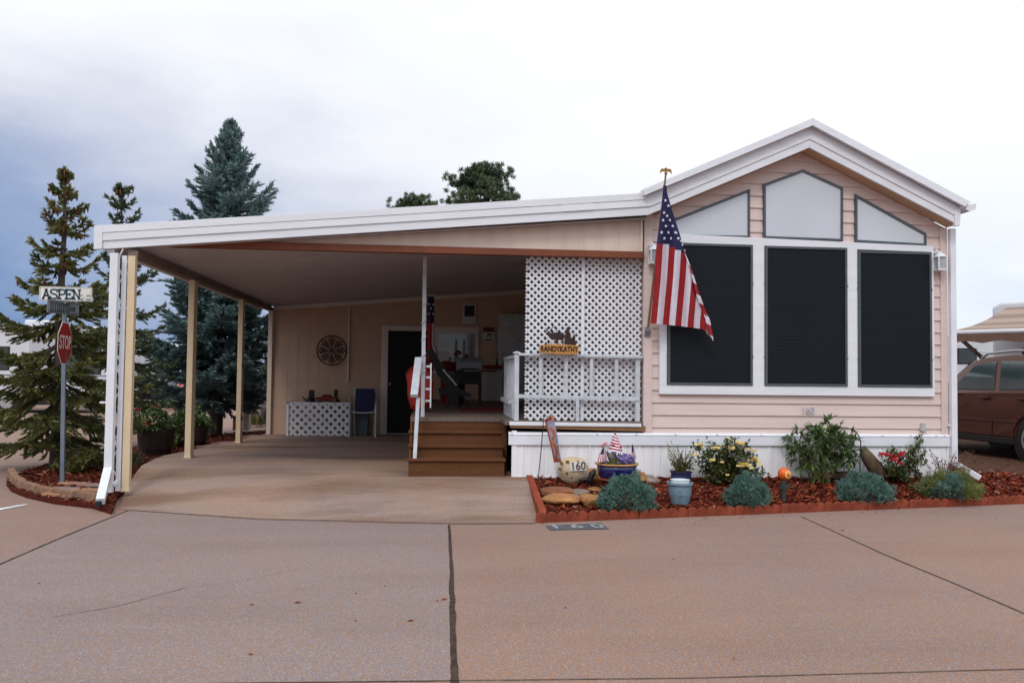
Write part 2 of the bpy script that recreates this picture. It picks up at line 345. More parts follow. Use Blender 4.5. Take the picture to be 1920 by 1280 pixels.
class MB:
    def __init__(s): s.v = []; s.f = []; s.m = []
    def add(s, verts, faces, mi=0):
        n = len(s.v)
        s.v.extend([tuple(p) for p in verts]); s.f.extend([tuple(i+n for i in f) for f in faces]); s.m.extend([mi]*len(faces))
        return s
    def box(s, x0, x1, y0, y1, z0, z1, mi=0):
        v = [(x, y, z) for x in (x0, x1) for y in (y0, y1) for z in (z0, z1)]
        return s.add(v, [(0, 1, 3, 2), (4, 6, 7, 5), (0, 4, 5, 1), (2, 3, 7, 6), (0, 2, 6, 4), (1, 5, 7, 3)], mi)
    def quad(s, a, b, c, d, mi=0): return s.add([a, b, c, d], [(0, 1, 2, 3)], mi)
    def tri(s, a, b, c, mi=0): return s.add([a, b, c], [(0, 1, 2)], mi)
    def prism(s, pts, d, mi=0):
        """polygon of 3-D points pushed along vector d"""
        n = len(pts); d = Vector(d)
        v = [Vector(p) for p in pts]; v += [p+d for p in v]
        f = [tuple(range(n)), tuple(range(2*n-1, n-1, -1))] + [(i, (i+1) % n+0, (i+1) % n+n, i+n)[::-1] for i in range(n)]
        return s.add(v, f, mi)
    def bar(s, p, q, w, h=None, up=(0, 0, 1), mi=0):
        """rectangular bar from p to q, w across, h along up"""
        p, q = Vector(p), Vector(q); h = h or w
        d = (q-p).normalized(); upv = Vector(up)
        if abs(d.dot(upv)) > 0.98: upv = Vector((0, 1, 0))
        sd = d.cross(upv).normalized()*(w/2); u = sd.cross(d).normalized()*(h/2)
        v = [e+a*sd+b*u for e in (p, q) for a, b in ((-1, -1), (1, -1), (1, 1), (-1, 1))]
        return s.add(v, [(3, 2, 1, 0), (4, 5, 6, 7), (0, 1, 5, 4), (1, 2, 6, 5), (2, 3, 7, 6), (3, 0, 4, 7)], mi)
    def tube(s, pts, rad, n=8, mi=0, cap=True):
        pts = [Vector(p) for p in pts]
        if isinstance(rad, (int, float)): rad = [rad]*len(pts)
        rings = []; ref = Vector((0.13, 0.31, 0.94)).normalized()
        for i, p in enumerate(pts):
            d = (pts[min(i+1, len(pts)-1)]-pts[max(i-1, 0)]).normalized()
            if abs(d.dot(ref)) > 0.97: a1 = d.orthogonal().normalized()
            else: a1 = d.cross(ref).normalized()
            b1 = d.cross(a1)
            rings.append([p+(a1*math.cos(2*math.pi*k/n)+b1*math.sin(2*math.pi*k/n))*rad[i] for k in range(n)])
        v = [q for r in rings for q in r]
        f = [(i*n+k, i*n+(k+1) % n, (i+1)*n+(k+1) % n, (i+1)*n+k) for i in range(len(pts)-1) for k in range(n)]
        if cap: f += [tuple(range(n))[::-1], tuple(range((len(pts)-1)*n, len(pts)*n))]
        return s.add(v, f, mi)
    def lathe(s, c, prof, n=24, mi=0):
        c = Vector(c)
        v = [c+Vector((r*math.cos(2*math.pi*k/n), r*math.sin(2*math.pi*k/n), z)) for r, z in prof for k in range(n)]
        f = [(i*n+k, i*n+(k+1) % n, (i+1)*n+(k+1) % n, (i+1)*n+k) for i in range(len(prof)-1) for k in range(n)]
        f += [tuple(range(n))[::-1], tuple(range((len(prof)-1)*n, len(prof)*n))]
        return s.add(v, f, mi)
    def blob(s, c, size, seed=0, rough=0.2, sub=3, mi=0, fl=0.0, freq=1.3):
        bm = bmesh.new(); bmesh.ops.create_icosphere(bm, subdivisions=sub, radius=1)
        vs = []
        for v in bm.verts:
            k = 1+rough*mnoise.noise(v.co*freq+Vector((seed*3.1, seed*1.7, 0)))*1.6+rough*0.35*mnoise.noise(v.co*freq*3.3+Vector((seed, 5, 0)))
            p = Vector((v.co.x*size[0]*k, v.co.y*size[1]*k, v.co.z*size[2]*k))
            if fl and p.z > size[2]*fl: p.z = size[2]*fl+(p.z-size[2]*fl)*0.2
            vs.append(Vector(c)+p)
        fs = [tuple(v.index for v in f.verts) for f in bm.faces]; bm.free()
        return s.add(vs, fs, mi)
    def text(s, txt, org, ex, ez, size, depth=0.003, mi=0, center=True, xs=1.0, bold=0.0):
        """letters from the built-in font laid along ex (reading) and ez (up)"""
        cu = bpy.data.curves.new('t', 'FONT'); cu.body = txt; cu.size = size
        cu.align_x = 'CENTER' if center else 'LEFT'; cu.align_y = 'CENTER'; cu.extrude = depth/2; cu.resolution_u = 3; cu.offset = bold
        ob = bpy.data.objects.new('t', cu); COL.objects.link(ob)
        dg = bpy.context.evaluated_depsgraph_get(); dg.update()
        me = bpy.data.meshes.new_from_object(ob.evaluated_get(dg))
        ex, ez, org = Vector(ex).normalized(), Vector(ez).normalized(), Vector(org); ey = ex.cross(ez)
        v = [org+ex*(p.co.x*xs)+ez*p.co.y+ey*(p.co.z) for p in me.vertices]
        s.add(v, [tuple(p.vertices) for p in me.polygons], mi)
        bpy.data.objects.remove(ob); bpy.data.curves.remove(cu); bpy.data.meshes.remove(me)
        return s
    def build(s, name, mats, parent=None, loc=None, smooth=False, bevel=0.0, fixn=True):
        me = bpy.data.meshes.new(name)
        o = bpy.data.objects.new(name, me)
        if parent is not None:
            o.parent = parent; off = world_loc(parent)
        else:
            off = Vector(loc) if loc is not None else Vector((0, 0, 0)); o.location = off
        me.from_pydata([(p[0]-off.x, p[1]-off.y, p[2]-off.z) for p in s.v], [], s.f)
        if not isinstance(mats, (list, tuple)): mats = [mats]
        for k in mats: me.materials.append(M[k] if isinstance(k, str) else k)
        if len(mats) > 1: me.polygons.foreach_set('material_index', s.m)
        if smooth: me.polygons.foreach_set('use_smooth', [True]*len(s.f))
        me.validate(); me.update()
        if fixn and len(s.f) < 30000:
            bm = bmesh.new(); bm.from_mesh(me); bmesh.ops.recalc_face_normals(bm, faces=bm.faces); bm.to_mesh(me); bm.free()
        COL.objects.link(o)
        if bevel:
            bv = o.modifiers.new('bevel', 'BEVEL'); bv.width = bevel; bv.segments = 2; bv.limit_method = 'ANGLE'
        if smooth == 'auto': pass
        return o

def thing(name, label, cat, loc, group=None):
    o = bpy.data.objects.new(name, None); o.empty_display_size = 0.1
    COL.objects.link(o); o.location = loc; o['label'] = label; o['category'] = cat
    if group: o['group'] = group
    return o
def tag(o, label, cat, group=None):
    o['label'] = label; o['category'] = cat
    if group: o['group'] = group
    return o
def setting(o, kind='structure'):
    o['kind'] = kind; return o
def dup(root, loc, rotz=None, label=None):
    r = root.copy(); COL.objects.link(r); r.location = loc
    if rotz is not None: r.rotation_euler = (0, 0, rotz)
    if label: r['label'] = label
    for ch in list(root.children):
        c = ch.copy(); COL.objects.link(c); c.parent = r
        for g in list(ch.children):
            d = g.copy(); COL.objects.link(d); d.parent = c
    return r

def flat_poly(pts, z, name, mt, thick=0.0):
    b = MB()
    if thick: b.prism([(p[0], p[1], z-thick) for p in pts], (0, 0, thick))
    else: b.add([(p[0], p[1], z) for p in pts], [tuple(range(len(pts)))])
    return b

# lattice of two crossing layers of diagonal slats inside a rectangle given by origin, ex, ez
def lattice(b, org, ex, ez, w, h, pitch, sw, th=0.006, mi=0, edge=True):
    org, ex, ez = Vector(org), Vector(ex).normalized(), Vector(ez).normalized(); n = ex.cross(ez)
    for layer, sgn in ((0, 1), (1, -1)):
        c = -h-pitch
        while c < w+h+pitch:
            # line x = c + sgn'*z, clipped to the rectangle
            pts = []
            lo, hi = 0.0, h
            if sgn > 0: f = lambda z: c+z
            else: f = lambda z: c+h-z
            z0, z1 = 0.0, h
            # clip x in [0, w]
            if sgn > 0: z0 = max(0, -c); z1 = min(h, w-c)
            else: z0 = max(0, c+h-w); z1 = min(h, c+h)
            if z1-z0 > sw*0.4:
                p = org+ex*f(z0)+ez*z0+n*(layer*(th+0.0005)); q = org+ex*f(z1)+ez*z1+n*(layer*(th+0.0005))
                b.bar(p, q, th, sw, up=(q-p).cross(n), mi=mi)
            c += pitch
# ================================================================ ground
def sstep(t): t = max(0, min(1, t)); return t*t*(3-2*t)
def lerp(a, b, t): return a+(b-a)*t
def interp(pts, x):
    if x <= pts[0][0]: return pts[0][1]
    for (x0, y0), (x1, y1) in zip(pts, pts[1:]):
        if x <= x1: return lerp(y0, y1, (x-x0)/(x1-x0))
    return pts[-1][1]
FRONT = [(PZ(px, py, 0).x, PZ(px, py, 0).y) for px, py in ((190, 948), (240, 956), (480, 972), (840, 981), (1006, 980))]
def drive_front(x): return interp(FRONT, x)
def drive_z(x, y):
    d = y-drive_front(x)
    z = 0.22*sstep(d/1.7) if d > 0 else 0
    if y > 11: z -= 0.09*min(1, (y-11)/6.2)
    return z+0.004
LEFT_EDGE = [(8.35, -2.93), (8.7, -3.02), (9.4, -3.24), (10.6, -3.42), (11.8, -3.56), (13.0, -3.46), (15.4, -3.30), (17.9, -3.18)]
def drive_left(y): return interp(LEFT_EDGE, y)

# front edge of the flower bed (left front corner, right end off the frame)
BED0, BED1 = PZ(1006, 980, 0), PZ(1925, 944, 0)
def bed_front(x): return lerp(BED0.y, BED1.y, (x-BED0.x)/(BED1.x-BED0.x))
def bed_z(x, y):
    yf = bed_front(x); t = (y-yf)/(9.5-yf)
    return 0.022+0.19*max(0, min(1.0, t)) + 0.012*mnoise.noise(Vector((x*3, y*3, 0)))
def island_z(x, y): return 0.05+0.05*sstep((y-9)/4)+0.02*mnoise.noise(Vector((x*1.5, y*1.5, 3)))

gb = MB(); gb.add([(-400, -40, -0.03), (400, -40, -0.03), (400, 900, -0.03), (-400, 900, -0.03)], [(0, 1, 2, 3)])
setting(gb.build('ground', 'dirt'))
rb_ = MB()
rb_.add([(-70, -12, 0), (60, -12, 0), (60, 8.95, 0), (6.0, 9.3, 0), (5.5, 60, 0), (-70, 60, 0)], [(0, 1, 2, 3, 4, 5)])
road = setting(rb_.build('road', 'road'))
def strip_on(g, pts, widths, seed, dz):
    """a wobbling strip along photo pixels on a ground function"""
    b = MB(); rr = random.Random(seed); P = []
    for (p0, w0), (p1, w1) in zip(zip(pts, widths), list(zip(pts, widths))[1:]):
        n = max(2, int((Vector(p1)-Vector(p0)).length/14))
        for i in range(n):
            t = i/n; P.append((lerp(p0[0], p1[0], t), lerp(p0[1], p1[1], t), lerp(w0, w1, t)))
    P.append((*pts[-1], widths[-1]))
    pv = [PG(x, y, g) for x, y, w in P]; L_, R_ = [], []
    for i, p in enumerate(pv):
        d = (pv[min(i+1, len(pv)-1)]-pv[max(i-1, 0)]); d.z = 0; d.normalize(); nrm = Vector((-d.y, d.x, 0))
        w = P[i][2]/2
        L_.append(p+nrm*w*rr.uniform(0.75, 1.25)+Vector((0, 0, dz))); R_.append(p-nrm*w*rr.uniform(0.75, 1.25)+Vector((0, 0, dz)))
    for i in range(len(pv)-1): b.quad(L_[i], L_[i+1], R_[i+1], R_[i])
    return b
g0 = lambda x, y: 0.0
sl_ = [PZ(px, py, 0) for px, py in ((240, 957), (480, 974), (842, 983), (846, 1060), (848, 1140), (852, 1276), (400, 1281), (-60, 1290), (-60, 1085), (0, 1058), (120, 1006))]
sb_ = MB(); sb_.add([(p.x, p.y, .0025) for p in sl_], [tuple(range(len(sl_)))]); setting(sb_.build('road_slab', 'slab'))
strip_on(g0, [(842, 984), (846, 1060), (848, 1140), (852, 1282)], [0.022, 0.026, 0.036, 0.034], 1, 0.004).build('joint', 'joint', road)
strip_on(g0, [(240, 957), (120, 1006), (0, 1058), (-60, 1085)], [0.02, 0.025, 0.022, 0.02], 2, 0.004).build('joint', 'joint', road)
strip_on(g0, [(1502, 968), (1660, 1040), (1800, 1098), (1925, 1152)], [0.016, 0.018, 0.018, 0.016], 3, 0.004).build('joint', 'seam', road)
strip_on(g0, [(852, 1276), (1300, 1271), (1925, 1254)], [0.008, 0.009, 0.009], 4, 0.004).build('joint', 'seam', road)
strip_on(g0, [(852, 1276), (400, 1281)], [0.008, 0.006], 4, 0.004).build('joint', 'seam', road)
strip_on(g0, [(95, 1158), (215, 1138), (290, 1118), (345, 1103)], [0.003, 0.007, 0.004, 0.008], 5, 0.004).build('crack', 'seam', road)
strip_on(g0, [(345, 1103), (470, 1086), (560, 1068)], [0.003, 0.002, 0.002], 6, 0.004).build('crack', 'seam', road)
strip_on(g0, [(240, 957), (480, 974), (840, 983), (1004, 982)], [0.010, 0.014, 0.012, 0.014], 7, 0.004).build('joint', 'joint', road)
strip_on(g0, [(-10, 956), (50, 946)], [0.10, 0.05], 8, 0.005).build('painted_line', 'whitepaint', road)
lb = MB(); lr = random.Random(5)
for px, py, l in ((558, 1129, .05), (472, 1133, .03), (668, 1112, .02), (770, 1163, .045), (722, 1098, .02), (833, 1123, .05), (1262, 1048, .02), (1580, 994, .05), (1376, 1234, .02), (667, 1163, .02), (1270, 1118, .015), (1060, 1139, .02), (73, 1093, .02), (820, 1126, .02), (1867, 973, .02), (470, 1226, .03)):
    p = PZ(px, py, 0.006); a_ = lr.uniform(-.5, .5); d = Vector((math.cos(a_), math.sin(a_), 0))*l/2; n_ = Vector((-d.y, d.x, 0))*0.35
    lb.add([p-d, p+n_+Vector((0, 0, .006)), p+d, p-n_], [(0, 1, 2, 3)])
for _ in range(70):
    t_ = lr.random(); q_ = BED0.lerp(BED1, t_); x_, y_ = q_.x+lr.uniform(-.05, .05), q_.y-abs(lr.gauss(0, .16))-.02
    l_ = lr.uniform(.012, .035); a_ = lr.uniform(0, 3.1); d = Vector((math.cos(a_), math.sin(a_), 0))*l_/2; n_ = Vector((-d.y, d.x, 0))*.35; p = Vector((x_, y_, .007))
    lb.add([p-d, p+n_+Vector((0, 0, .005)), p+d, p-n_], [(0, 1, 2, 3)])
setting(lb.build('leaf_litter', 'chip4'), 'stuff')

# driveway slab under the carport: a sheet that rises from the road, with a skirt to its left edge
nx, ny = 44, 60
b = MB(); vid = {}
vs = []
for j in range(ny+1):
    for i in range(nx+1):
        y0 = 17.6
        v = j/ny
        u = i/nx
        xr = 6.2 if v > 0.2 else 2.3
        xl = -2.93
        x = lerp(-2.93, 2.3, u)
        yf = drive_front(x)+0.0
        y = lerp(yf, y0, v**1.5)
        x2 = lerp(drive_left(y), 1.03+0.05*max(0, y-7.8)+1.3*sstep((y-9.6)/2.0), u)
        y = lerp(drive_front(x2), y0, v**1.5)
        vs.append((x2, y, drive_z(x2, y)))
fs = [(j*(nx+1)+i, j*(nx+1)+i+1, (j+1)*(nx+1)+i+1, (j+1)*(nx+1)+i) for j in range(ny) for i in range(nx)]
b.add(vs, fs)
edge = [vs[j*(nx+1)] for j in range(ny+1)]
for p, q in zip(edge, edge[1:]): b.quad(p, q, (q[0]-.01, q[1], -.02), (p[0]-.01, p[1], -.02))
drive = setting(b.build('driveway', 'drive', smooth=True))

# dirt yard to the right with the parked car
b = MB(); n = 24
vv = []
for j in range(n+1):
    for i in range(n+1):
        x = lerp(5.9, 30, (i/n)**1.6); y = lerp(bed_front(x)+0.55 if x < 7 else 9.1, 45, (j/n)**2)
        if x < 6.3: y = max(y, 9.62)
        z = 0.02+0.11*sstep((y-9.2)/1.6)+0.02*mnoise.noise(Vector((x*.8, y*.8, 7)))
        vv.append((x, y, z))
b.add(vv, [(j*(n+1)+i, j*(n+1)+i+1, (j+1)*(n+1)+i+1, (j+1)*(n+1)+i) for j in range(n) for i in range(n)])
for i in range(n): b.quad(vv[i], vv[i+1], (vv[i+1][0], vv[i+1][1]-.02, -.02), (vv[i][0], vv[i][1]-.02, -.02))
setting(b.build('dirt_yard', 'dirt', smooth=True))
yard_z = lambda x, y: 0.02+0.11*sstep((y-9.2)/1.6)

def chips(b, n, sampler, g, seed, ln=(0.02, 0.06), mis=4):
    rr = random.Random(seed)
    for _ in range(n):
        x, y = sampler(rr)
        z = g(x, y)+rr.uniform(0.0, 0.014)
        l = rr.uniform(*ln); w = l*rr.uniform(0.2, 0.5); a_ = rr.uniform(0, math.pi); tl = rr.uniform(-.5, .5); rl = rr.uniform(-.6, .6)
        d = Vector((math.cos(a_)*math.cos(tl), math.sin(a_)*math.cos(tl), math.sin(tl)))*l/2
        s_ = Vector((-math.sin(a_), math.cos(a_), rl)).normalized()*w/2
        c = Vector((x, y, z+abs(math.sin(tl))*l*0.4))
        mi = rr.choices(range(4), (5, 4, 0.9, 4))[0]
        b.quad(c-d-s_*.6, c+d-s_, c+d*.9+s_, c-d+s_, mi)
# flower bed
def bed_left(y): return lerp(BED0.x, PZ(975, 899, 0.15).x, (y-BED0.y)/(9.5-BED0.y))
b = MB(); nx, ny = 60, 14; vv = []
for j in range(ny+1):
    for i in range(nx+1):
        x = lerp(0.92, 7.2, i/nx); yf = bed_front(x)+0.03; yb = 9.5 if x < 6.1 else max(yf+.3, 9.62)
        y = lerp(yf, yb, j/ny); x = max(x, bed_left(y)+0.03)
        vv.append((x, y, bed_z(x, y)))
b.add(vv, [(j*(nx+1)+i, j*(nx+1)+i+1, (j+1)*(nx+1)+i+1, (j+1)*(nx+1)+i) for j in range(ny) for i in range(nx)])
bed = setting(b.build('mulch_bed', 'mulch', smooth=True), 'structure')
def samp_bed(rr):
    while True:
        x = rr.uniform(0.95, 7.1); y = rr.uniform(bed_front(x)+0.05, 9.5 if x < 6.1 else 9.9)
        if x > bed_left(y)+0.06: return x, y
b = MB(); chips(b, 9000, samp_bed, bed_z, 21)
setting(b.build('bark_mulch', ['chip1', 'chip2', 'chip3', 'chip4'], fixn=False), 'stuff')
# island on the left
ISL = [PZ(px, py, 0.03) for px, py in ((12, 905), (22, 917), (50, 928), (100, 939), (176, 948))]
ISLB = [PZ(px, py, 0.05) for px, py in ((14, 898), (45, 882), (108, 862), (190, 852), (255, 836), (325, 824), (395, 815), (500, 806))]
pts = [(p.x, p.y) for p in ISL]+[(drive_left(y)-0.01, y) for y in (8.4, 9.4, 10.6, 11.8, 13, 15.4, 17.9)]+[(p.x, p.y) for p in reversed(ISLB)]
def inside(x, y, poly):
    c_ = False; j = len(poly)-1
    for i in range(len(poly)):
        if (poly[i][1] > y) != (poly[j][1] > y) and x < (poly[j][0]-poly[i][0])*(y-poly[i][1])/(poly[j][1]-poly[i][1])+poly[i][0]: c_ = not c_
        j = i
    return c_
b = MB(); b.prism([(p[0], p[1], -0.02) for p in pts], (0, 0, 0.07))
setting(b.build('mulch_island', 'mulch'), 'structure')
xs = [p[0] for p in pts]; ys = [p[1] for p in pts]
def samp_isl(rr):
    while True:
        x, y = rr.uniform(min(xs), max(xs)), min(ys)+(max(ys)-min(ys))*rr.random()**1.5
        if inside(x, y, pts): return x, y
b = MB(); chips(b, 4500, samp_isl, lambda x, y: 0.052, 22, (0.025, 0.075))
setting(b.build('bark_mulch', ['chip2', 'chip4', 'chip3', 'chip2'], fixn=False), 'stuff')
def samp_yard(rr): x = 6.2+rr.random()**1.5*7; return x, 9.3+rr.random()**1.5*6
b = MB(); chips(b, 1800, samp_yard, yard_z, 23, (0.02, 0.06))
setting(b.build('bark_litter', ['chip2', 'chip4', 'chip3', 'chip4'], fixn=False), 'stuff')

# scalloped edging blocks
def edging_block(name, p, q, h0, n, mt, label, group, th=0.036, low=0.0, zb=-0.01):
    """a long concrete edger of n scallops from p to q"""
    p, q = Vector(p), Vector(q); d = (q-p); l = d.length; d.normalize(); nrm = Vector((-d.y, d.x, 0))
    pts_ = [p+Vector((0, 0, zb))]
    r_ = l/n
    for k in range(n):
        for a_ in range(0, 9):
            t = math.pi*(1-a_/8)
            pts_.append(p+d*(r_*(k+0.5)+math.cos(t)*r_*0.5)+Vector((0, 0, h0+math.sin(t)*r_*0.52)))
    pts_.append(q+Vector((0, 0, zb)))
    b = MB(); b.prism(pts_, nrm*th)
    o = b.build(name, mt, loc=(p+q)/2, bevel=0.004)
    return tag(o, label, 'edging', group)
total = (BED1-BED0).length; nb = 11
for k in range(nb):
    p = BED0.lerp(BED1, k/nb); q = BED0.lerp(BED1, (k+0.992)/nb)
    nth = ['first', 'second', 'third', 'fourth', 'fifth', 'sixth', 'seventh', 'eighth', 'ninth', 'tenth', 'eleventh'][k]
    edging_block('edging_block', (p.x, p.y+rnd.uniform(-.006, .006), 0), (q.x, q.y+rnd.uniform(-.006, .006), 0), 0.040+rnd.uniform(-.004, .004), 5, 'edger',
                 f'{nth} scalloped terracotta edger from the left along the front of the flower bed', 'scalloped edgers round the flower bed')
S0 = Vector((BED0.x+0.03, BED0.y+.06, 0)); S1 = PZ(982, 898, 0.15); S1.z = 0
SZ = [0.0, .055, .11, .165]
for k in range(3):
    p, q = S0.lerp(S1, k/3), S0.lerp(S1, (k+.985)/3)
    edging_block('edging_block', (q.x, q.y, SZ[k+1]), (p.x, p.y, SZ[k]), 0.055, 6, 'edger',
                 ['terracotta edger at the near end of the bed side by the driveway', 'terracotta edger halfway along the bed side by the driveway', 'terracotta edger beside the white skirting at the bed back corner'][k],
                 'scalloped edgers round the flower bed', 0.07, zb=-.05)
E0, E1 = PZ(1853, 907, 0.11), PZ(1935, 932, 0.06)
for k in range(2):
    p, q = E0.lerp(E1, k/2), E0.lerp(E1, (k+.98)/2)
    edging_block('edging_block', (p.x, p.y, p.z-.06), (q.x, q.y, q.z-.06), 0.06, 3, 'edger',
                 ['terracotta edger starting at the downspout end beside the dirt yard', 'terracotta edger at the far right of the bed beside the dirt yard'][k], 'scalloped edgers round the flower bed')
ISLC = [PZ(px, py, 0.0) for px, py in ((13, 903), (20, 915), (36, 925), (62, 933), (95, 939), (134, 944), (178, 950))]
for k in range(6):
    p, q = ISLC[k], ISLC[k].lerp(ISLC[k+1], .985)
    edging_block('edging_block', p, q, 0.085, 4, 'tanblock',
                 ['tan edger at the far left tip of the tree island', 'second tan edger from the left tip of the tree island', 'third tan edger from the left tip of the tree island', 'tan edger in the middle of the island curve below the stop sign', 'tan edger just left of the downspout end edger', 'tan edger at the carport downspout end of the tree island'][k],
                 'tan edgers round the tree island', 0.07)
# pavers laid on the island
rr = random.Random(3); k = 0
def paver(c, l, w, a_, mt, label, z=0.05, h=0.03):
    d = Vector((math.cos(a_), math.sin(a_), 0))*l/2; n_ = Vector((-math.sin(a_), math.cos(a_), 0))*w/2
    b = MB(); b.prism([c+x_*d+y_*n_+Vector((0, 0, z-c.z)) for x_, y_ in ((-1, -1), (1, -1), (1, 1), (-1, 1))], (0, 0, h))
    return tag(b.build('paver', mt, loc=(c.x, c.y, z), bevel=0.006), label, 'paver', 'pavers on the tree island')
for j, (row, y_px) in enumerate((('front', 932), ('middle', 922), ('back', 912))):
    for i in range(5):
        px = 100+i*19+j*13
        if px < 96 or px > 195: continue
        c = PZ(px, y_px-(4-i)*1.3+2, 0.05)
        paver(c, 0.19, 0.135, 0.15+rr.uniform(-.12, .12), ['paver1', 'paver2', 'paver1', 'paver3', 'paver2'][(i*2+j) % 5],
              f"{['first', 'second', 'third', 'fourth', 'fifth'][i]} paver from the left in the {row} row beside the stop sign post", 0.05+rr.uniform(0, .008))
for i, (px, py, w) in enumerate(((318, 861, 'nearest the front carport post'), (338, 855, 'just left of the second carport post'), (400, 838, 'between the second and third carport posts'), (425, 832, 'just left of the third carport post'), (480, 819, 'near the back carport corner'))):
    c = PZ(px-6, py-2, 0.1); paver(c, 0.40, 0.26, 1.35, 'paver2', f'flat rose paver at the slab edge {w}', 0.07, 0.04)

# ================================================================ the park model house
XL, XR = 2.418, 6.07
YF = 9.5
zz = lambda py, px=1500, y=YF: PY(px, py, y).z
xx = lambda px, py=600, y=YF: PY(px, py, y).x
house = thing('park_model_home', 'pink sided gabled park home with three dark picture windows and white rake boards', 'house', (XL, YF, 0.2))
ZB0, ZB1 = zz(835), zz(814.5)           # white belt board at the floor line
ZS = ZB1+0.006
FY = 9.28                               # plane of the fascia boards
# rake and fascia lines taken from the photo, on the fascia plane
fp = lambda px, py: PY(px, py, FY)
apex_b, apex_m, apex_f, apex_t = fp(1518.6, 276.3), fp(1518.6, 260.8), fp(1518.6, 238.8), fp(1518.6, 224.7)
lb_, lm_, lf_, lt_ = fp(1216, 402.5), fp(1219.5, 386.7), fp(1205.8, 369), fp(1200.6, 358.8)
rb2, rm2, rf2, rt2 = fp(1798, 421), fp(1790, 402.8), fp(1802, 390), fp(1812.5, 380.5)
def soffit_z(x):
    if x < apex_b.x: return lerp(lb_.z, apex_b.z, (x-lb_.x)/(apex_b.x-lb_.x))
    return lerp(apex_b.z, rb2.z, (x-apex_b.x)/(rb2.x-apex_b.x))
# lap siding, one mesh: every course leans out to its lower edge
pitch = abs(zz(756.5)-zz(779.5))
top = apex_b.z
b = MB(); z = zz(802.5)-pitch; x0, x1 = XL+0.10, XR-0.085
apx = apex_b.x
while z < top:
    za, zb_ = max(z, ZS), min(z+pitch, top)
    def clipx(zv):
        if zv <= lb_.z: l = x0
        else: l = max(x0, lerp(lb_.x, apx, (zv-lb_.z)/(top-lb_.z)))
        if zv <= rb2.z: r = x1
        else: r = min(x1, lerp(rb2.x, apx, (zv-rb2.z)/(top-rb2.z)))
        return l, r
    if zb_ > za+0.005:
        ks = [za, zb_]
        for kz in (lb_.z, rb2.z):
            if za < kz < zb_: ks.append(kz)
        ks.sort()
        L_, R_ = [], []
        for kz in ks:
            l, r = clipx(kz); yo = YF+0.022-0.016*(1-(kz-za)/(zb_-za)); L_.append((l, yo, kz)); R_.append((r, yo, kz))
        b.add(L_+R_[::-1], [tuple(range(2*len(ks)))])
        l, r = L_[0], R_[0]
        b.quad(l, r, (r[0], YF+0.03, r[2]), (l[0], YF+0.03, l[2]))
    z += pitch
b.build('siding', 'siding', house)
# wall body behind the courses: front slab, sides and back
b = MB()
b.prism([(XL+.01, YF+0.03, 0.2), (XR-.01, YF+0.03, 0.2), (XR-.01, YF+0.03, soffit_z(XR)), (apx, YF+0.03, top), (XL+.01, YF+0.03, soffit_z(XL))], (0, 9.2, 0))
b.build('wall', 'siding', house)
b = MB(); b.box(XL, x0, YF-0.004, YF+0.06, ZS, soffit_z(XL+.05)+.05); b.build('corner_trim', 'siding', house, bevel=0.003)
b = MB(); b.box(x1, XR, YF-0.004, YF+0.06, ZS, soffit_z(XR)-.005); b.build('corner_trim', 'siding', house, bevel=0.003)
# soffit between wall and rake, roof slabs
b = MB()
def sl(p, q, t, y0, y1, dz=0.0):
    b.prism([(p.x, y0, p.z+dz), (q.x, y0, q.z+dz), (q.x, y0, q.z+dz+t), (p.x, y0, p.z+dz+t)], (0, y1-y0, 0))
sl(lb_, apex_b, 0.03, FY+0.03, YF+0.02, 0.004); sl(apex_b, rb2, 0.03, FY+0.03, YF+0.02, 0.004)
b.build('soffit', 'soffit', house)
def offp(p, dz): return Vector((p.x, p.y, p.z+dz))
b = MB()
for p, q in ((lf_, apex_f), (apex_f, rf2)):
    b.prism([(p.x, FY-0.05, p.z+.012), (q.x, FY-0.05, q.z+.012), (q.x, FY-0.05, q.z+0.085), (p.x, FY-0.05, p.z+0.085)], (0, 9.9, 0))
b.build('roof', 'whitepaint', house)
b = MB()
for p, q, p2, q2 in ((lf_, apex_f, lt_, apex_t), (apex_f, rf2, apex_t, rt2)):
    b.prism([(p.x, FY-0.075, p.z), (q.x, FY-0.075, q.z), (q2.x, FY-0.075, q2.z), (p2.x, FY-0.075, p2.z)], (0, 0.024, 0))
b.build('roof_edge_strip', 'whitewood', house, bevel=0.003)
b = MB()
b.prism([lm_, apex_m, apex_f+Vector((0, 0, .01)), lf_+Vector((0.012, 0, 0.004))], (0, 0.04, 0))
b.prism([apex_m, rm2+Vector((.04, 0, -.02)), rf2+Vector((0, 0, .0)), apex_f+Vector((0, 0, .01))], (0, 0.0403, 0))
b.prism([v+Vector((0, .012, 0)) for v in (lb_, apex_b, apex_m+Vector((0, 0, .004)), lm_+Vector((0, 0, .004)))], (0, 0.03, 0))
b.prism([v+Vector((0, .012, 0)) for v in (apex_b, rb2, rm2+Vector((.0, 0, .004)), apex_m+Vector((0, 0, .004)))], (0, 0.0303, 0))
e = fp(1800, 423)
b.prism([(rm2.x-.0, FY-.005, rm2.z-.13), (e.x, FY-.005, e.z), (e.x+.01, FY-.005, rf2.z-.01), (rm2.x+.0, FY-.005, rm2.z+.075)], (0, 0.05, 0))
b.build('rake_board', 'whitewood', house, bevel=0.003)
# gutter along the right eave
b = MB(); g = fp(1806, 392)
b.prism([(g.x, FY-.06, g.z-.02), (g.x+.05, FY-.06, g.z-.035), (g.x+.11, FY-.06, g.z-.015), (g.x+.125, FY-.06, g.z+.055), (g.x, FY-.06, g.z+.04)], (0, 9.8, 0))
b.build('gutter', 'whitepaint', house)
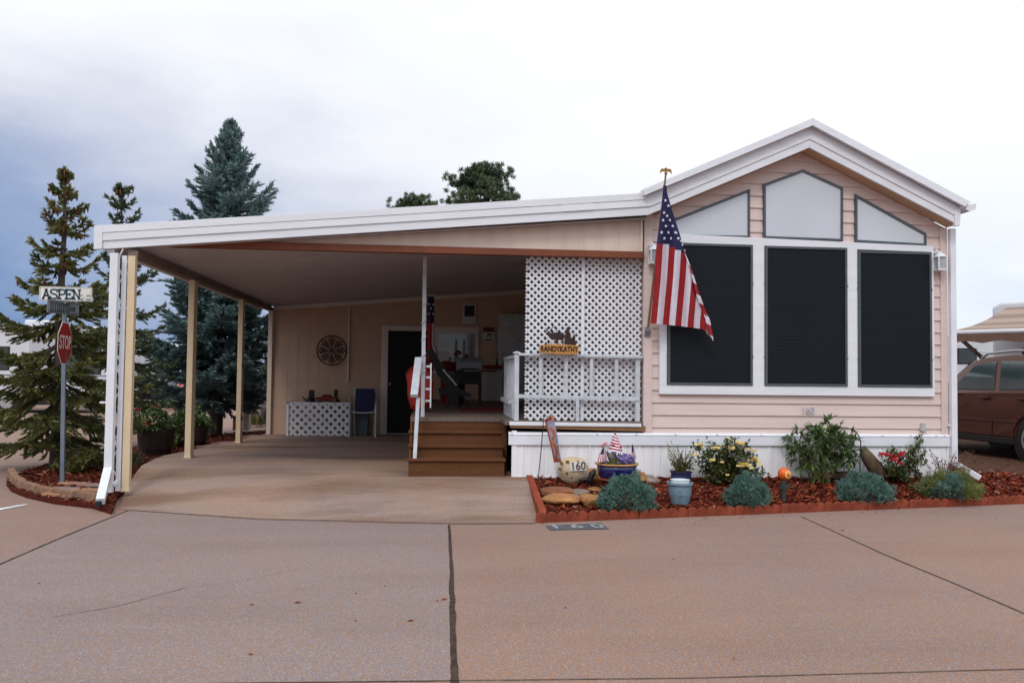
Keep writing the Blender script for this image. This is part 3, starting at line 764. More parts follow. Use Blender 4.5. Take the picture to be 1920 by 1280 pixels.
# picture windows
wx = [(1250, 1409.5), (1432, 1586.5), (1606.3, 1744.5)]
ZW0, ZW1 = 1.262, 2.866
for i, (a_, c_) in enumerate(wx):
    l, r = xx(a_), xx(c_)
    zt = [2.880, 2.874, 2.846][i]
    b = MB(); t = 0.026; y0 = YF-0.036; y1 = YF+0.02
    b.box(l, l+t*1.3, y0, y1, ZW0, zt); b.box(r-t, r, y0, y1, ZW0, zt); b.box(l+t*1.3, r-t, y0, y1, zt-t, zt); b.box(l+t*1.3, r-t, y0, y1, ZW0, ZW0+t)
    for zf in (.2, .72): b.box(l-.008, l+.012, y0-.004, y0+.01, lerp(ZW0, zt, zf), lerp(ZW0, zt, zf)+.012); b.box(r-.012, r+.008, y0-.004, y0+.01, lerp(ZW0, zt, zf), lerp(ZW0, zt, zf)+.012)
    w = b.build('window', 'framegrey', house)
    if i == 0: w['label'] = 'left picture window partly behind the flag'
    b = MB(); b.box(l+t*1.3-.003, r-t+.003, y0+.012, y1, ZW0+t-.003, zt-t+.003); b.build('pane', 'screen', w)
# white surround
b = MB(); y0, y1 = YF-0.026, YF+0.024
l, r = xx(1236), xx(1749.5); tb = zz(741, 1500)
b.box(l, r, y0, y1, tb, ZW0-.002)
lw = [xx(a_) for a_, c_ in wx]; rw = [xx(c_) for a_, c_ in wx]
b.prism([(l, y0, 2.885), (r, y0, 2.850), (r, y0, 2.923), (l, y0, 2.985)], (0, y1-y0, 0))
b.box(l, lw[0]-.002, y0, y1-.001, ZW0-.002, 2.884); b.box(rw[0]+.002, lw[1]-.002, y0, y1-.001, ZW0-.002, 2.875); b.box(rw[1]+.002, lw[2]-.002, y0, y1-.001, ZW0-.002, 2.866); b.box(rw[2]+.002, r, y0, y1-.001, ZW0-.002, 2.853)
b.build('window_trim', 'whitewood', house, bevel=0.003)
# upper sash windows following the gable
for poly in (((1262, 444), (1406.5, 446), (1406.5, 354), (1262, 411)), ((1432, 446.5), (1581, 452), (1581, 351.5), (1506, 317.5), (1432, 345)), ((1604, 453.5), (1737.5, 461), (1737.5, 437.5), (1604, 363.5))):
    P = [PY(px, py, YF-.02) for px, py in poly]
    c0 = sum(P, Vector())/len(P)
    b = MB(); n = len(P); inner = []
    for i in range(n):
        a0, a1, a2 = P[i-1], P[i], P[(i+1) % n]
        e1, e2 = (a1-a0).normalized(), (a2-a1).normalized()
        n1, n2 = Vector((-e1.z, 0, e1.x)), Vector((-e2.z, 0, e2.x))
        if n1.dot(c0-a1) < 0: n1, n2 = -n1, -n2
        bi = (n1+n2).normalized(); inner.append(a1+bi*(0.026/max(.35, bi.dot(n1))))
    for i in range(n):
        j = (i+1) % n; b.prism([P[i], P[j], inner[j], inner[i]], (0, .05, 0))
    w = b.build('upper_window', 'framegrey', house)
    b = MB(); b.prism([p+Vector((0, .014, 0)) for p in inner], (0, .03, 0)); b.build('pane', 'frost', w)
# belt board, drip strip and ribbed skirting of the house
b = MB(); b.box(XL-1.53, XR-.0, YF-.03, YF+.03, ZB0, ZB1-.012); b.prism([(XL-1.53, YF-.036, ZB1-.012), (XL-1.53, YF+.03, ZB1-.012), (XL-1.53, YF+.03, ZB1+.018), (XL-1.53, YF-.02, ZB1+.006)], (1.53+XR-XL, 0, 0))
for px in (960, 1040, 1120, 1193, 1267, 1345, 1428, 1502, 1590, 1655, 1708, 1756, 1772):
    p = PY(px, 812, YF-.04); b.box(p.x-.008, p.x+.008, YF-.042, YF-.03, ZB1-.006, ZB1+.004)
b.build('belt_board', 'whitepaint', house)
def ribbed(b, xa, xb, y, z0, z1):
    x = xa; pr_ = [(0, 0), (.085, 0), (.089, -.007), (.112, -.007), (.116, 0), (.150, 0), (.152, .006), (.156, .006), (.158, 0)]
    P = []
    while x < xb:
        for dx, dy in pr_:
            if x+dx <= xb: P.append((x+dx, y+dy))
        x += .19
    P.append((xb, y))
    for p, q in zip(P, P[1:]):
        if q[0] > p[0]+1e-5: b.quad((p[0], p[1], z0), (q[0], q[1], z0), (q[0], q[1], z1), (p[0], p[1], z1))
xs0 = xx(962)
b = MB(); ribbed(b, xs0+.02, XR-.02, YF-.004, 0.13, ZB0); b.box(xs0, xs0+.055, YF-.018, YF+.02, .16, ZB1+.03); b.box(xs0+.055, xx(1050), YF-.012, YF+.0, .205, .228); b.box(XR-.03, XR, YF-.012, YF+.02, .15, ZB0)
b.build('skirting', 'skirt', house)
# house number and outlet on the siding
b = MB(); p = PY(1515, 769.5, YF-.002); b.text('160', (p.x, YF-.006, p.z), (1, 0, 0), (0, 0, 1), .115, .01, xs=.95); b.build('house_number', 'greywhite', house)
b = MB(); p = PY(1731, 803, YF-.01); b.box(p.x-.032, p.x+.032, YF-.03, YF+.02, p.z-.03, p.z+.012); b.box(p.x-.024, p.x+.022, YF-.02, YF+.02, p.z+.012, p.z+.065)
b.build('outlet_cover', 'lampglass', house, bevel=.004)
# downspout at the right corner with its kick-out
b = MB(); x_ = XR+.04; y_ = YF-.02
b.box(x_-.035, x_+.035, y_-.04, y_+.02, zz(868, 1782), soffit_z(XR)-.02)
b.box(XR-.02, x_, y_-.01, y_+.01, zz(797, 1782)-.012, zz(797, 1782)+.012)
b.bar((x_, y_, zz(866, 1782)), PY(1838, 896, YF-.18), .075, .06); b.build('downspout', 'whitepaint', house, bevel=.004)

# ================================================================ carport
carport = thing('carport', 'white fascia carport roof on cream steel posts joined to the pink house', 'carport', (-3.14, 9.3, 0.2))
cl_b, cl_m, cl_t = fp(179, 467), fp(192, 451), fp(179, 423)
cr_b, cr_m, cr_t = fp(1216, 402.5), fp(1219.5, 386.7), fp(1206, 362)
b = MB()
mt_l, mt_r = cl_t.lerp(cl_m, .5), cr_t.lerp(cr_m, .5)
b.prism([cl_m, cr_m, mt_r, mt_l], (0, .04, 0))
b.prism([v+Vector((0, -.006, 0)) for v in (mt_l+Vector((0, 0, .002)), mt_r+Vector((0, 0, .002)), cr_t, cl_t)], (0, .05, 0))
lowl = Vector((cl_m.x, FY, cl_b.z+.005))
b.prism([v+Vector((0, .014, 0)) for v in (lowl, cr_b, cr_m+Vector((0, 0, .004)), cl_m+Vector((0, 0, .004)))], (0, .03, 0))
b.prism([(cl_t.x-.01, FY-.009, cl_b.z-.003), (cl_m.x+.0, FY-.009, cl_b.z+.003), (cl_m.x, FY-.009, cl_t.z+.004), (cl_t.x-.01, FY-.009, cl_t.z)], (0, .06, 0))
pa = cl_m.lerp(cr_m, .83); pb = cl_m.lerp(cr_m, .89)
b.prism([pa+Vector((0, -.004, 0)), pb+Vector((0, -.004, 0)), pb+Vector((0, -.004, .075)), pa+Vector((0, -.004, .075))], (0, .012, 0))
b.build('fascia', 'whitewood', carport, bevel=.002)
# ribbed pan ceiling: a corrugated sheet whose ribs run from the low eave up to the house
CZ0, CZ1 = 2.635, 3.13
def ceil_z(x): return CZ0+(CZ1-CZ0)*(x+3.40)/(2.40+3.40)
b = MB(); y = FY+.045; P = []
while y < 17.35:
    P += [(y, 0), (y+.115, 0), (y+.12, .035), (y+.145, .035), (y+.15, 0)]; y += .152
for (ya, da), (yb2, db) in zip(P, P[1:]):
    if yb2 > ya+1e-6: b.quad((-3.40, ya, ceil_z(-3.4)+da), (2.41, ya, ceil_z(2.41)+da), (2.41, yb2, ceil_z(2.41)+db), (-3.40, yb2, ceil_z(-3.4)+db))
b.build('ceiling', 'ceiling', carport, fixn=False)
b = MB(); b.prism([(-3.41, FY+.05, ceil_z(-3.41)+.05), (2.41, FY+.05, ceil_z(2.41)+.05), (2.41, FY+.05, ceil_z(2.41)+.11), (-3.41, FY+.05, ceil_z(-3.41)+.11)], (0, 8.4, 0)); b.build('roof', 'whitepaint', carport)
# eave beam and gutter on the left
b = MB(); b.box(-3.19, -3.09, FY+.05, 17.3, 2.555, 2.625); b.build('eave_beam', 'eave', carport)
b = MB(); b.box(-3.41, -3.33, FY+.05, 17.4, 2.60, 2.70); b.build('eave_gutter', 'whitepaint', carport)
def post(y, zb, w):
    b = MB(); x = -3.14; t = .038
    b.box(x-t, x+t, y-t, y+(.13 if w else t), zb, 2.56)
    # strap ring half way up
    for z_ in (zb+.02,): b.box(x-t-.006, x+t+.006, y-t-.006, y+(.13 if w else t)+.006, zb-.01, z_)
    return b.build('post', ['beige', 'whitepaint'], carport, bevel=.004)
post(9.33, .10, False)
post(11.62, .225, True); post(14.58, .18, True); 
for y_, z_ in ((14.58, 1.42), (14.58, .55)):
    b = MB(); b.box(-3.10, -3.07, y_-.06, y_-.03, z_, z_+.06); b.build('bracket', 'black', carport)
b = MB(); b.box(-3.16, -3.08, 17.1, 17.2, .13, 2.56); b.build('post', 'cream_panel', carport)
# ornamental white scroll column beside the front post, downspout in front of it
b = MB(); xa = -3.20; y_ = 9.30
b.box(xa-.035, xa+.012, y_-.012, y_+.012, .10, 2.56)
b.box(xa-.125, xa-.105, y_-.012, y_+.012, .14, 2.56)
z = .25
while z < 2.5:
    b.tube([(xa-.03, y_, z), (xa-.065, y_-.004, z+.07), (xa-.10, y_, z+.14), (xa-.065, y_+.004, z+.21), (xa-.03, y_, z+.28)], .008, 6)
    z += .30
b.build('scroll_column', 'whitepaint', carport)
b = MB(); dx = PY(211, 600, 9.18).x
b.box(dx-.042, dx+.038, 9.17, 9.24, .30, 2.57)
b.bar((dx-.002, 9.18, .33), PZ(188, 940, .09), .08, .07); b.bar((dx+.05, 9.19, .17), (xa, 9.25, .21), .03, .04); b.box(dx+.01, dx+.05, 9.16, 9.21, .10, .32)
b.bar((dx, 9.19, 1.02), (dx-.12, 9.25, 1.02), .03, .02)
b.build('downspout', 'whitepaint', carport, bevel=.004)
b = MB(); p = PZ(184.5, 943.5, .08); b.lathe(p+Vector((0, .0, -.028)), [(.002, 0), (.03, .004), (.03, .05), (.002, .054)], 12); b.build('downspout_mouth', 'black', carport)
# infill panel under the roof with vertical battens, and its brown beam
zbm0, zbm1 = 2.690, 2.765
yb_ = 9.46; xa, xb = -3.1, 2.395
b = MB(); xs_ = -2.8
b.prism([(-2.2, yb_+.015, zbm1-.01), (xb, yb_+.015, zbm1-.01), (xb, yb_+.015, ceil_z(xb)-.002), (-2.2, yb_+.015, ceil_z(-2.2)-.002)], (0, .03, 0))
x = xb-.06; k = 0
while x > -2.0:
    b.box(x-.012, x, yb_+.005, yb_+.02, zbm1, ceil_z(x)-.004); b.box(x-.062, x-.050, yb_+.009, yb_+.02, zbm1, ceil_z(x-.062)-.004)
    x -= .205
b.box(xb-.03, xb-.012, yb_-.004, yb_+.02, zbm1, ceil_z(xb)-.003)
b.build('infill_panel', 'cream_panel', carport)
b = MB(); b.prism([(-2.95, yb_-.02, zbm0-.004), (xb+.01, yb_-.02, zbm0), (xb+.01, yb_-.02, zbm1), (-2.2, yb_-.02, zbm1), (-2.95, yb_-.02, zbm0+.01)], (0, .09, 0)); b.build('cross_beam', 'rust', carport, bevel=.003)

# ================================================================ storage room closing the back of the carport
shed = thing('storage_room', 'tan steel walled room at the back of the carport with a dark door', 'storage room', (-3.1, 17.2, .13))
YR = 17.2
b = MB(); b.box(-3.08, 2.41, YR+.01, YR+2.5, .1, 2.5); b.prism([(-3.08, YR+.01, 2.5), (2.41, YR+.01, 2.5), (2.41, YR+.01, ceil_z(2.41)-.01), (-3.08, YR+.01, ceil_z(-3.08)-.01)], (0, 2.49, 0))
x = -3.0
while x < 2.3: b.box(x, x+.012, YR+.006, YR+.014, .13, ceil_z(x)-.03); x += .2
b.build('wall', 'rearwall', shed)
b = MB(); b.prism([(-3.08, YR-.02, ceil_z(-3.08)-.09), (2.41, YR-.02, ceil_z(2.41)-.09), (2.41, YR-.02, ceil_z(2.41)-.01), (-3.08, YR-.02, ceil_z(-3.08)-.01)], (0, .03, 0)); b.build('ceiling_trim', 'trimcream', shed)
rx = lambda px, py=700: PY(px, py, YR).x
rz = lambda py, px=760: PY(px, py, YR).z
b = MB(); dl, dr = rx(727), rx(800); dz0, dz1 = .17, rz(620)
b.box(dl-.13, dl, YR-.03, YR+.02, .14, dz1+.10); b.box(dl, dr+.1, YR-.03, YR+.02, dz1, dz1+.10); b.box(dr, dr+.1, YR-.029, YR+.02, .14, dz1)
b.build('door_frame', 'trimcream', shed, bevel=.004)
b = MB(); b.box(dl+.002, dr-.002, YR-.012, YR+.02, dz0, dz1-.003); d_ = b.build('door', 'doordark', shed)
b = MB(); b.box(dl+.03, dl+.06, YR-.05, YR-.012, 1.12, 1.16); b.build('handle', 'brass', d_)
b = MB(); b.box(dl-.02, dr+.02, YR-.06, YR+.0, .13, .17); b.build('threshold', 'grey', shed)
wl, wr, wz0, wz1 = rx(820), rx(890), rz(693, 850), rz(625, 850)
b = MB(); b.box(wl-.1, wr+.07, YR-.025, YR+.02, wz1, wz1+.13); b.box(wl-.1, wr+.07, YR-.025, YR+.02, wz0-.07, wz0); b.box(wl-.1, wl, YR-.024, YR+.02, wz0, wz1); b.box(wr, wr+.07, YR-.024, YR+.02, wz0, wz1)
w = b.build('window', 'trimcream', shed, bevel=.003)
b = MB(); b.box(wl, wr, YR-.008, YR+.012, wz0, wz1); b.build('pane', 'glass', w)
b = MB()
for i in range(8): b.box(wl+.01, wl+.22, YR-.014, YR-.009, wz0+.02+i*.045, wz0+.055+i*.045)
for i in range(2): b.box(wl+.01, wl+.22, YR-.014, YR-.009, wz0+.47+i*.05, wz0+.48+i*.05)
b.build('blind', 'paper', w)
b = MB()
for xo in (.32, .48, .62):
    b.prism([(wl+xo, YR-.012, wz0), (wl+xo+.10, YR-.012, wz0), (wl+xo+.07, YR-.012, wz1-.12), (wl+xo+.03, YR-.012, wz1-.12)], (0, .003, 0))
b.build('curtain', 'grey', w)
b = MB(); cx = rx(653); b.tube([(cx, YR-.03, rz(715, 653)), (cx, YR-.03, ceil_z(cx)-.1)], .016, 8); b.build('conduit', 'trimcream', shed)

# ================================================================ porch deck, steps and railings
DZ = .845
deck = thing('porch_deck', 'raised porch deck with a weathered white railing and tan rim board', 'deck', (.9, 9.5, .22))
xs1, xs2 = -.215, .845                    # the flight of steps
xd = xx(962)
b = MB()
b.box(xs1, XL, 10.12, YR-.03, DZ-.05, DZ); b.box(xs2, XL, YF-.0, 10.12, DZ-.05, DZ-.0002)
x = xs1
b.build('floor', 'deckfloor', deck)
b = MB(); b.prism([(xd-.02, YF-.02, .765), (XL+.02, YF-.02, .733), (XL+.02, YF-.02, DZ-.05), (xd-.02, YF-.02, DZ-.045)], (0, .03, 0)); b.box(xs1, xs1+.03, 10.15, YR-.03, .2, DZ-.05); b.build('rim_board', 'deckrim', deck)
b = MB(); b.prism([(xd-.03, YF-.035, DZ-.052), (XL-.03, YF-.035, DZ-.062), (XL-.03, YF-.035, DZ-.025), (xd-.03, YF-.035, DZ-.01)], (0, .04, 0)); b.build('edge_strip', 'whitepaint', deck, bevel=.003)
yr0 = YF-.005; rz_ = lambda px, py: PY(px, py, yr0)
b = MB()
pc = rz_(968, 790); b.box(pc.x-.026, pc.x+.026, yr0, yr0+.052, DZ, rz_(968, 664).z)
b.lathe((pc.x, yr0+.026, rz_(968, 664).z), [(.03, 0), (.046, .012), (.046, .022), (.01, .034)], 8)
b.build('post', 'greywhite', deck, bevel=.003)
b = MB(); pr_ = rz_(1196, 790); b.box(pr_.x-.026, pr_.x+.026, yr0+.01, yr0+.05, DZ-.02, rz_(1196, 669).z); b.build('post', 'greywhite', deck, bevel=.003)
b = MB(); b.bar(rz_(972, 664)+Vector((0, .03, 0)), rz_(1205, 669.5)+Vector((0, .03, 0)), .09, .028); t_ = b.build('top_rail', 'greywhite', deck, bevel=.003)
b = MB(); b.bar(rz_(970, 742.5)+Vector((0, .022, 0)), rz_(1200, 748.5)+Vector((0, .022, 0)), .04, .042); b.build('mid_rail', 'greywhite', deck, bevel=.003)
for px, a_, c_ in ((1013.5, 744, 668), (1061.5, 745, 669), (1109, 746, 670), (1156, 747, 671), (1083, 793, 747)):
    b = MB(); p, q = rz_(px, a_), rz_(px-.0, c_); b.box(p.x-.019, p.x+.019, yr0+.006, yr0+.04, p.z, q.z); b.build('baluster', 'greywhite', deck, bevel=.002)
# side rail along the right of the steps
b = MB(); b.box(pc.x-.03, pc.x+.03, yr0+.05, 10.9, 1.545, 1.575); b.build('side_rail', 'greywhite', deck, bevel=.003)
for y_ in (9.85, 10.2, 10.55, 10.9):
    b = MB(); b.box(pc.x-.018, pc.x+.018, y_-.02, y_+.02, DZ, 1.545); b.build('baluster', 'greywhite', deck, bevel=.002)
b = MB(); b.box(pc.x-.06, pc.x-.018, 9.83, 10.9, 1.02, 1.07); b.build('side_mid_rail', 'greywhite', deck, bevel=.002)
# rail along the left edge of the deck
px_ = PY(795, 600, 10.2).x
b = MB(); b.box(px_-.022, px_+.022, 10.18, 10.225, DZ, PY(795, 482, 10.2).z)
for z_ in (1.35, 1.55, 1.75, 1.95, 2.15, 2.35, 2.5): b.tube([(px_-.03, 10.175, z_), (px_, 10.165, z_+.02), (px_+.03, 10.175, z_+.05)], .006, 5)
b.build('roof_post', 'greywhite', deck)
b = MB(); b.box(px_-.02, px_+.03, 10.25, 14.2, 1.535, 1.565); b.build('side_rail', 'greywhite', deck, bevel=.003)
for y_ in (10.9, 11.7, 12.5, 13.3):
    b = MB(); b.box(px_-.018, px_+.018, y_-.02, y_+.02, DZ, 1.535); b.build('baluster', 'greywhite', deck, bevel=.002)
b = MB()
for z_ in (1.03, 1.17, 1.31, 1.44): b.box(px_+.03, px_+.085, 10.26, 10.29, z_-.010, z_+.016)
b.box(px_+.082, px_+.10, 10.255, 10.285, .95, 1.48); b.build('rail_brackets', 'whitepaint', deck)
# steps
steps = thing('porch_steps', 'four step flight of brown composite treads up to the porch', 'steps', (.3, 9.5, .22))
sz = [.42, .552, .698, DZ]; sy = [9.5, 9.70, 9.91, 10.12]
zprev = .20
for k in range(4):
    b = MB(); b.box(xs1+.01*0, xs2, sy[k]+.012, sy[k]+.035, zprev-(.03 if k else 0), sz[k]-.03); 
    for xo in (xs1+.09, (xs1+xs2)/2, xs2-.09):
        for zo in (.03, .09): b.box(xo-.004, xo+.004, sy[k]+.0095, sy[k]+.013, zprev+zo, zprev+zo+.006, 1)
    b.build('riser', ['step', 'deckrim'], steps)
    if k < 3:
        b = MB(); b.box(xs1-.015, xs2+.012, sy[k]-.015, sy[k+1]+.012, sz[k]-.028, sz[k]); b.build('tread', 'step', steps, bevel=.004)
    zprev = sz[k]
b = MB(); b.prism([(xs1+.004, 9.52, .2), (xs1+.004, 10.12, .2), (xs1+.004, 10.12, DZ-.05), (xs1+.004, 9.93, .66), (xs1+.004, 9.72, .52), (xs1+.004, 9.52, .39)], (.02, 0, 0)); b.build('stringer', 'step', steps)
b = MB(); b.box(xs2-.0, xd-.02, 9.9, 10.14, .22, DZ-.06); b.build('side_panel', 'step', steps)
# hand rail on the left of the flight: a broad rail sloping to a lower post
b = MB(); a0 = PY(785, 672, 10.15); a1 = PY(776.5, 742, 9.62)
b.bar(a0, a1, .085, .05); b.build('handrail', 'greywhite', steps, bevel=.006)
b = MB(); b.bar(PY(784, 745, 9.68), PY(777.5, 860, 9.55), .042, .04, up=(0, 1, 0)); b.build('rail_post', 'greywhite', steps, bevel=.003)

# lattice privacy screen behind the front railing
scr = thing('lattice_screen', 'tall white diagonal lattice screen closing the front of the porch', 'lattice screen', (1.7, 9.58, DZ))
ysn = 9.60
lx0, lx1, lx2 = PY(985, 640, ysn).x, PY(1091.5, 640, ysn).x, PY(1202, 640, ysn).x
lzt = 2.70
for xa, xb in ((lx0, lx1-.012), (lx1+.014, lx2)):
    b = MB(); lattice(b, (xa, ysn, DZ), (1, 0, 0), (0, 0, 1), xb-xa, lzt-DZ, .0795, .0252, .005); b.build('lattice_panel', 'whitepaint', scr)
b = MB(); b.box(lx1-.016, lx1+.018, ysn-.026, ysn+.0, DZ, lzt); b.build('mullion', 'whitepaint', scr)
# ================================================================ flag on the house front
def star(b, c, ex, ez, r, mi=0, off=0.0):
    c, ex, ez = Vector(c), Vector(ex), Vector(ez); pts = []
    for k in range(10):
        a_ = math.pi/2+k*math.pi/5; q = r if k % 2 == 0 else r*.4
        pts.append(c+ex*math.cos(a_)*q+ez*math.sin(a_)*q)
    b.add([c]+pts, [(0, 1+k, 1+(k+1) % 10) for k in range(10)], mi)
p0, p1 = PY(1214, 621, YF-.03), PY(1248.5, 326, 8.97)
flag = thing('flag', 'large limp stars and stripes flag on a bronze pole at the pink house front', 'flag', tuple(p0))
b = MB(); b.tube([p0, p1], [.013, .010], 8); b.build('pole', 'polewood', flag)
b = MB(); q = p1; b.lathe(q-Vector((0, 0, .01)), [(.008, 0), (.018, .01), (.018, .02), (.006, .03)], 10)
for s in (-1, 1):
    P = [(0, 0), (.022, .005), (.050, .0), (.068, -.022), (.060, .022), (.045, .036), (.022, .032), (0, .05)]
    b.prism([q+Vector((s*x_, -.004, .02+z_)) for x_, z_ in P], (0, .01, 0))
b.build('finial', 'brass', flag)
b = MB(); q = p0
b.box(q.x-.035, q.x+.035, YF-.012, YF+.02, q.z-.06, q.z-.03)
for s in (-1, 1): b.tube([(q.x+s*.02, YF-.03, q.z-.05), (q.x+s*.03, YF-.05, q.z+.01), (q.x+s*.012, YF-.045, q.z+.05), (q.x, YF-.03, q.z-.02)], .008, 6)
b.box(q.x-.026, q.x+.026, YF-.06, YF-.01, q.z+.0, q.z+.045); b.build('bracket', 'grey', flag)
# cloth outline from the photo: left edge beside the pole, right edge falling away
LE = [(350, 1243.5), (385, 1240.5), (457, 1231.5), (520, 1227.5), (607, 1219.5)]
RE = [(350, 1250), (362, 1251), (400, 1262), (440, 1275), (476, 1284), (510, 1298), (545, 1308), (580, 1321), (600, 1330), (632, 1336)]
SWp = 11.6
def flag_pt(px, py, t):
    # depth: follows the pole at the top, hangs free lower down with soft folds
    yd = lerp(9.0, 9.30, max(0, min(1, (py-340)/280)))-.02
    yd += .035*math.sin(px*.21+py*.006)*min(1, (py-340)/120)
    return PY(px, py, yd)
b = MB(); rows = 52
bot = [(0, 606), (12, 607), (35, 609), (70, 613), (100, 617), (112, 632), (116, 636)]
grid = {}; 
NS = 11; SUBC = 4
def vert_at(r, o):
    """o = offset in photo px from the left edge"""
    t = r/rows; pyb = interp(bot, o); py = lerp(348, pyb, t)
    l = interp(LE, py); rgt = interp(RE, py)
    return min(l+o, rgt), py, l+o-rgt
for r in range(rows):
    for c_ in range(NS*SUBC):
        o0, o1 = c_*SWp/SUBC, (c_+1)*SWp/SUBC
        a_ = vert_at(r, o0); b_ = vert_at(r, o1); d_ = vert_at(r+1, o0); e_ = vert_at(r+1, o1)
        if a_[2] >= 0 and d_[2] >= 0: continue
        pym = (a_[1]+d_[1])/2; pxm = (a_[0]+b_[0])/2
        canton = pym < 458+max(0, (pxm-1250))*.50
        mi = 2 if canton else (0 if (c_//SUBC) % 2 == 0 else 1)
        b.quad(flag_pt(*d_[:2], 0), flag_pt(*e_[:2], 0), flag_pt(*b_[:2], 0), flag_pt(*a_[:2], 0), mi)
cloth = b.build('cloth', ['flagred', 'flagwhite', 'flagblue'], flag, smooth=True, fixn=False)
# folded edge along the right side, stripes seen crosswise
b = MB(); prev = None; n = 40
for i in range(n+1):
    t = i/n; py = lerp(470, 640, t); x1_ = interp(RE, min(py, 632)); wd = lerp(2, 9, min(1, t*1.6))*(1 if t < .9 else (1-t)*10+.15)
    cur = (flag_pt(x1_-wd, py-4, 0)+Vector((0, -.022, 0)), flag_pt(x1_+1.0, py, 0)+Vector((0, -.005, 0)))
    if prev: b.quad(prev[0], prev[1], cur[1], cur[0], 0 if int(t*9.0+.4) % 2 == 0 else 1)
    prev = cur
b.build('folded_edge', ['flagred', 'flagwhite'], flag, smooth=True, fixn=False)
b = MB(); k = 0
for j, py in enumerate((376, 386, 399, 405, 413, 424, 436, 447)):
    for i in range(5):
        o = 8+i*13+(6.5 if j % 2 else 0)
        px = interp(LE, py)+o-2
        if px > interp(RE, py)-4: continue
        q = flag_pt(px, py, 0)+Vector((0, -.008, 0)); star(b, q, (1, 0, 0), (0, 0, 1), .020)
for px, py in ((1272, 447), (1279, 459), (1276, 452), (1283, 470), (1268, 437)):
    star(b, flag_pt(px, py, 0)+Vector((0, -.01, 0)), (.8, 0, 0), (0, 0, 1), .018)
b.build('stars', 'flagwhite', cloth, fixn=False)

# ================================================================ wall lanterns
def lantern(px, py, label):
    c = PY(px, py, YF-.06); t = thing('wall_lantern', label, 'wall lamp', (c.x, YF-.01, c.z), 'coach lanterns on the house front')
    b = MB(); b.lathe((c.x-.0, YF-.02, c.z+.09), [(.02, 0), (.05, .012), (.05, .03), (.02, .045)], 12); b.tube([(c.x-.03, YF, c.z+.09), (c.x-.03, YF-.05, c.z+.14), (c.x, YF-.08, c.z+.10)], .012, 8)
    b.lathe((c.x, YF-.08, c.z+.052), [(.068, 0), (.06, .022), (.03, .045), (.012, .055), (.012, .07)], 12); b.build('cap', 'whitepaint', t, smooth=False)
    b = MB()
    for sx in (-1, 1):
        for sy in (-1, 1): b.box(c.x+sx*.05-.006, c.x+sx*.05+.006, YF-.08+sy*.05-.006, YF-.08+sy*.05+.006, c.z-.09, c.z+.052)
    b.box(c.x-.056, c.x+.056, YF-.136, YF-.024, c.z-.105, c.z-.09); b.build('cage', 'whitepaint', t)
    b = MB(); b.box(c.x-.046, c.x+.046, YF-.126, YF-.034, c.z-.09, c.z+.05); b.build('glass', 'lampglass', t)
lantern(1226, 478, 'white coach lantern partly hidden by the flag')
lantern(1761, 491, 'white coach lantern right of the picture windows at the house corner')

# ================================================================ name sign and elk silhouette on the railing
c = PY(1048.5, 655, 9.43)
t = thing('name_sign', 'routed pine name board with an iron elk scene standing on the porch railing', 'sign', (c.x, 9.43, c.z-.05))
P = [(1012, 646.5), (1040, 645), (1060, 646), (1087, 648), (1085, 653), (1086, 658), (1083, 664), (1050, 664), (1030, 662.5), (1013, 661.5), (1011, 655)]
b = MB(); b.prism([PY(x_, y_, 9.42) for x_, y_ in P], (0, .025, 0)); b.build('board', 'signwood', t, bevel=.004)
b = MB(); b.text('RANDYKATHY', PY(1048.8, 654.3, 9.415), PY(1086, 655.6, 9.415)-PY(1012, 654, 9.415), (0, 0, 1), .088, .008, xs=.72, bold=.002); b.build('lettering', 'burnt', t)
ys_ = 9.44
elk = [(1023, 626), (1026, 622), (1030, 622.5), (1034, 624), (1040, 623), (1050, 622.5), (1057, 624), (1059, 629), (1058, 634), (1056, 638), (1057, 645.5), (1054.5, 645.5), (1053, 638), (1047, 636.5), (1046, 645), (1043.5, 645), (1043, 637), (1036, 637), (1031, 634), (1028, 629)]
b = MB(); b.prism([PY(x_, y_, ys_) for x_, y_ in elk], (0, .008, 0))
for pth in (((1029, 623), (1026, 618), (1029, 613), (1031, 616)), ((1030, 622), (1034, 617), (1037, 611), (1041, 614), (1044, 618), (1042, 621)), ((1037, 611), (1035, 615)), ((1026, 618), (1023, 615))):
    b.tube([PY(x_, y_, ys_+.004) for x_, y_ in pth], .006, 5)
b.build('elk_silhouette', 'bronze', t)
tr_ = [(1058, 645), (1059, 632), (1056, 630), (1061, 626), (1058, 624), (1063, 619), (1061, 617), (1065.5, 611), (1069, 618), (1067, 620), (1071, 626), (1068, 627), (1072, 634), (1075, 630), (1076, 624), (1079, 633), (1078, 637), (1081, 644), (1079, 648), (1066, 648)]
b = MB(); b.prism([PY(x_, y_, ys_+.001) for x_, y_ in tr_], (0, .008, 0))
b.prism([PY(x_, y_, ys_+.002) for x_, y_ in ((1021, 645), (1024, 640), (1026, 645), (1056, 645.5), (1070, 648), (1030, 647))], (0, .006, 0))
b.build('tree_silhouette', 'bronze', t)

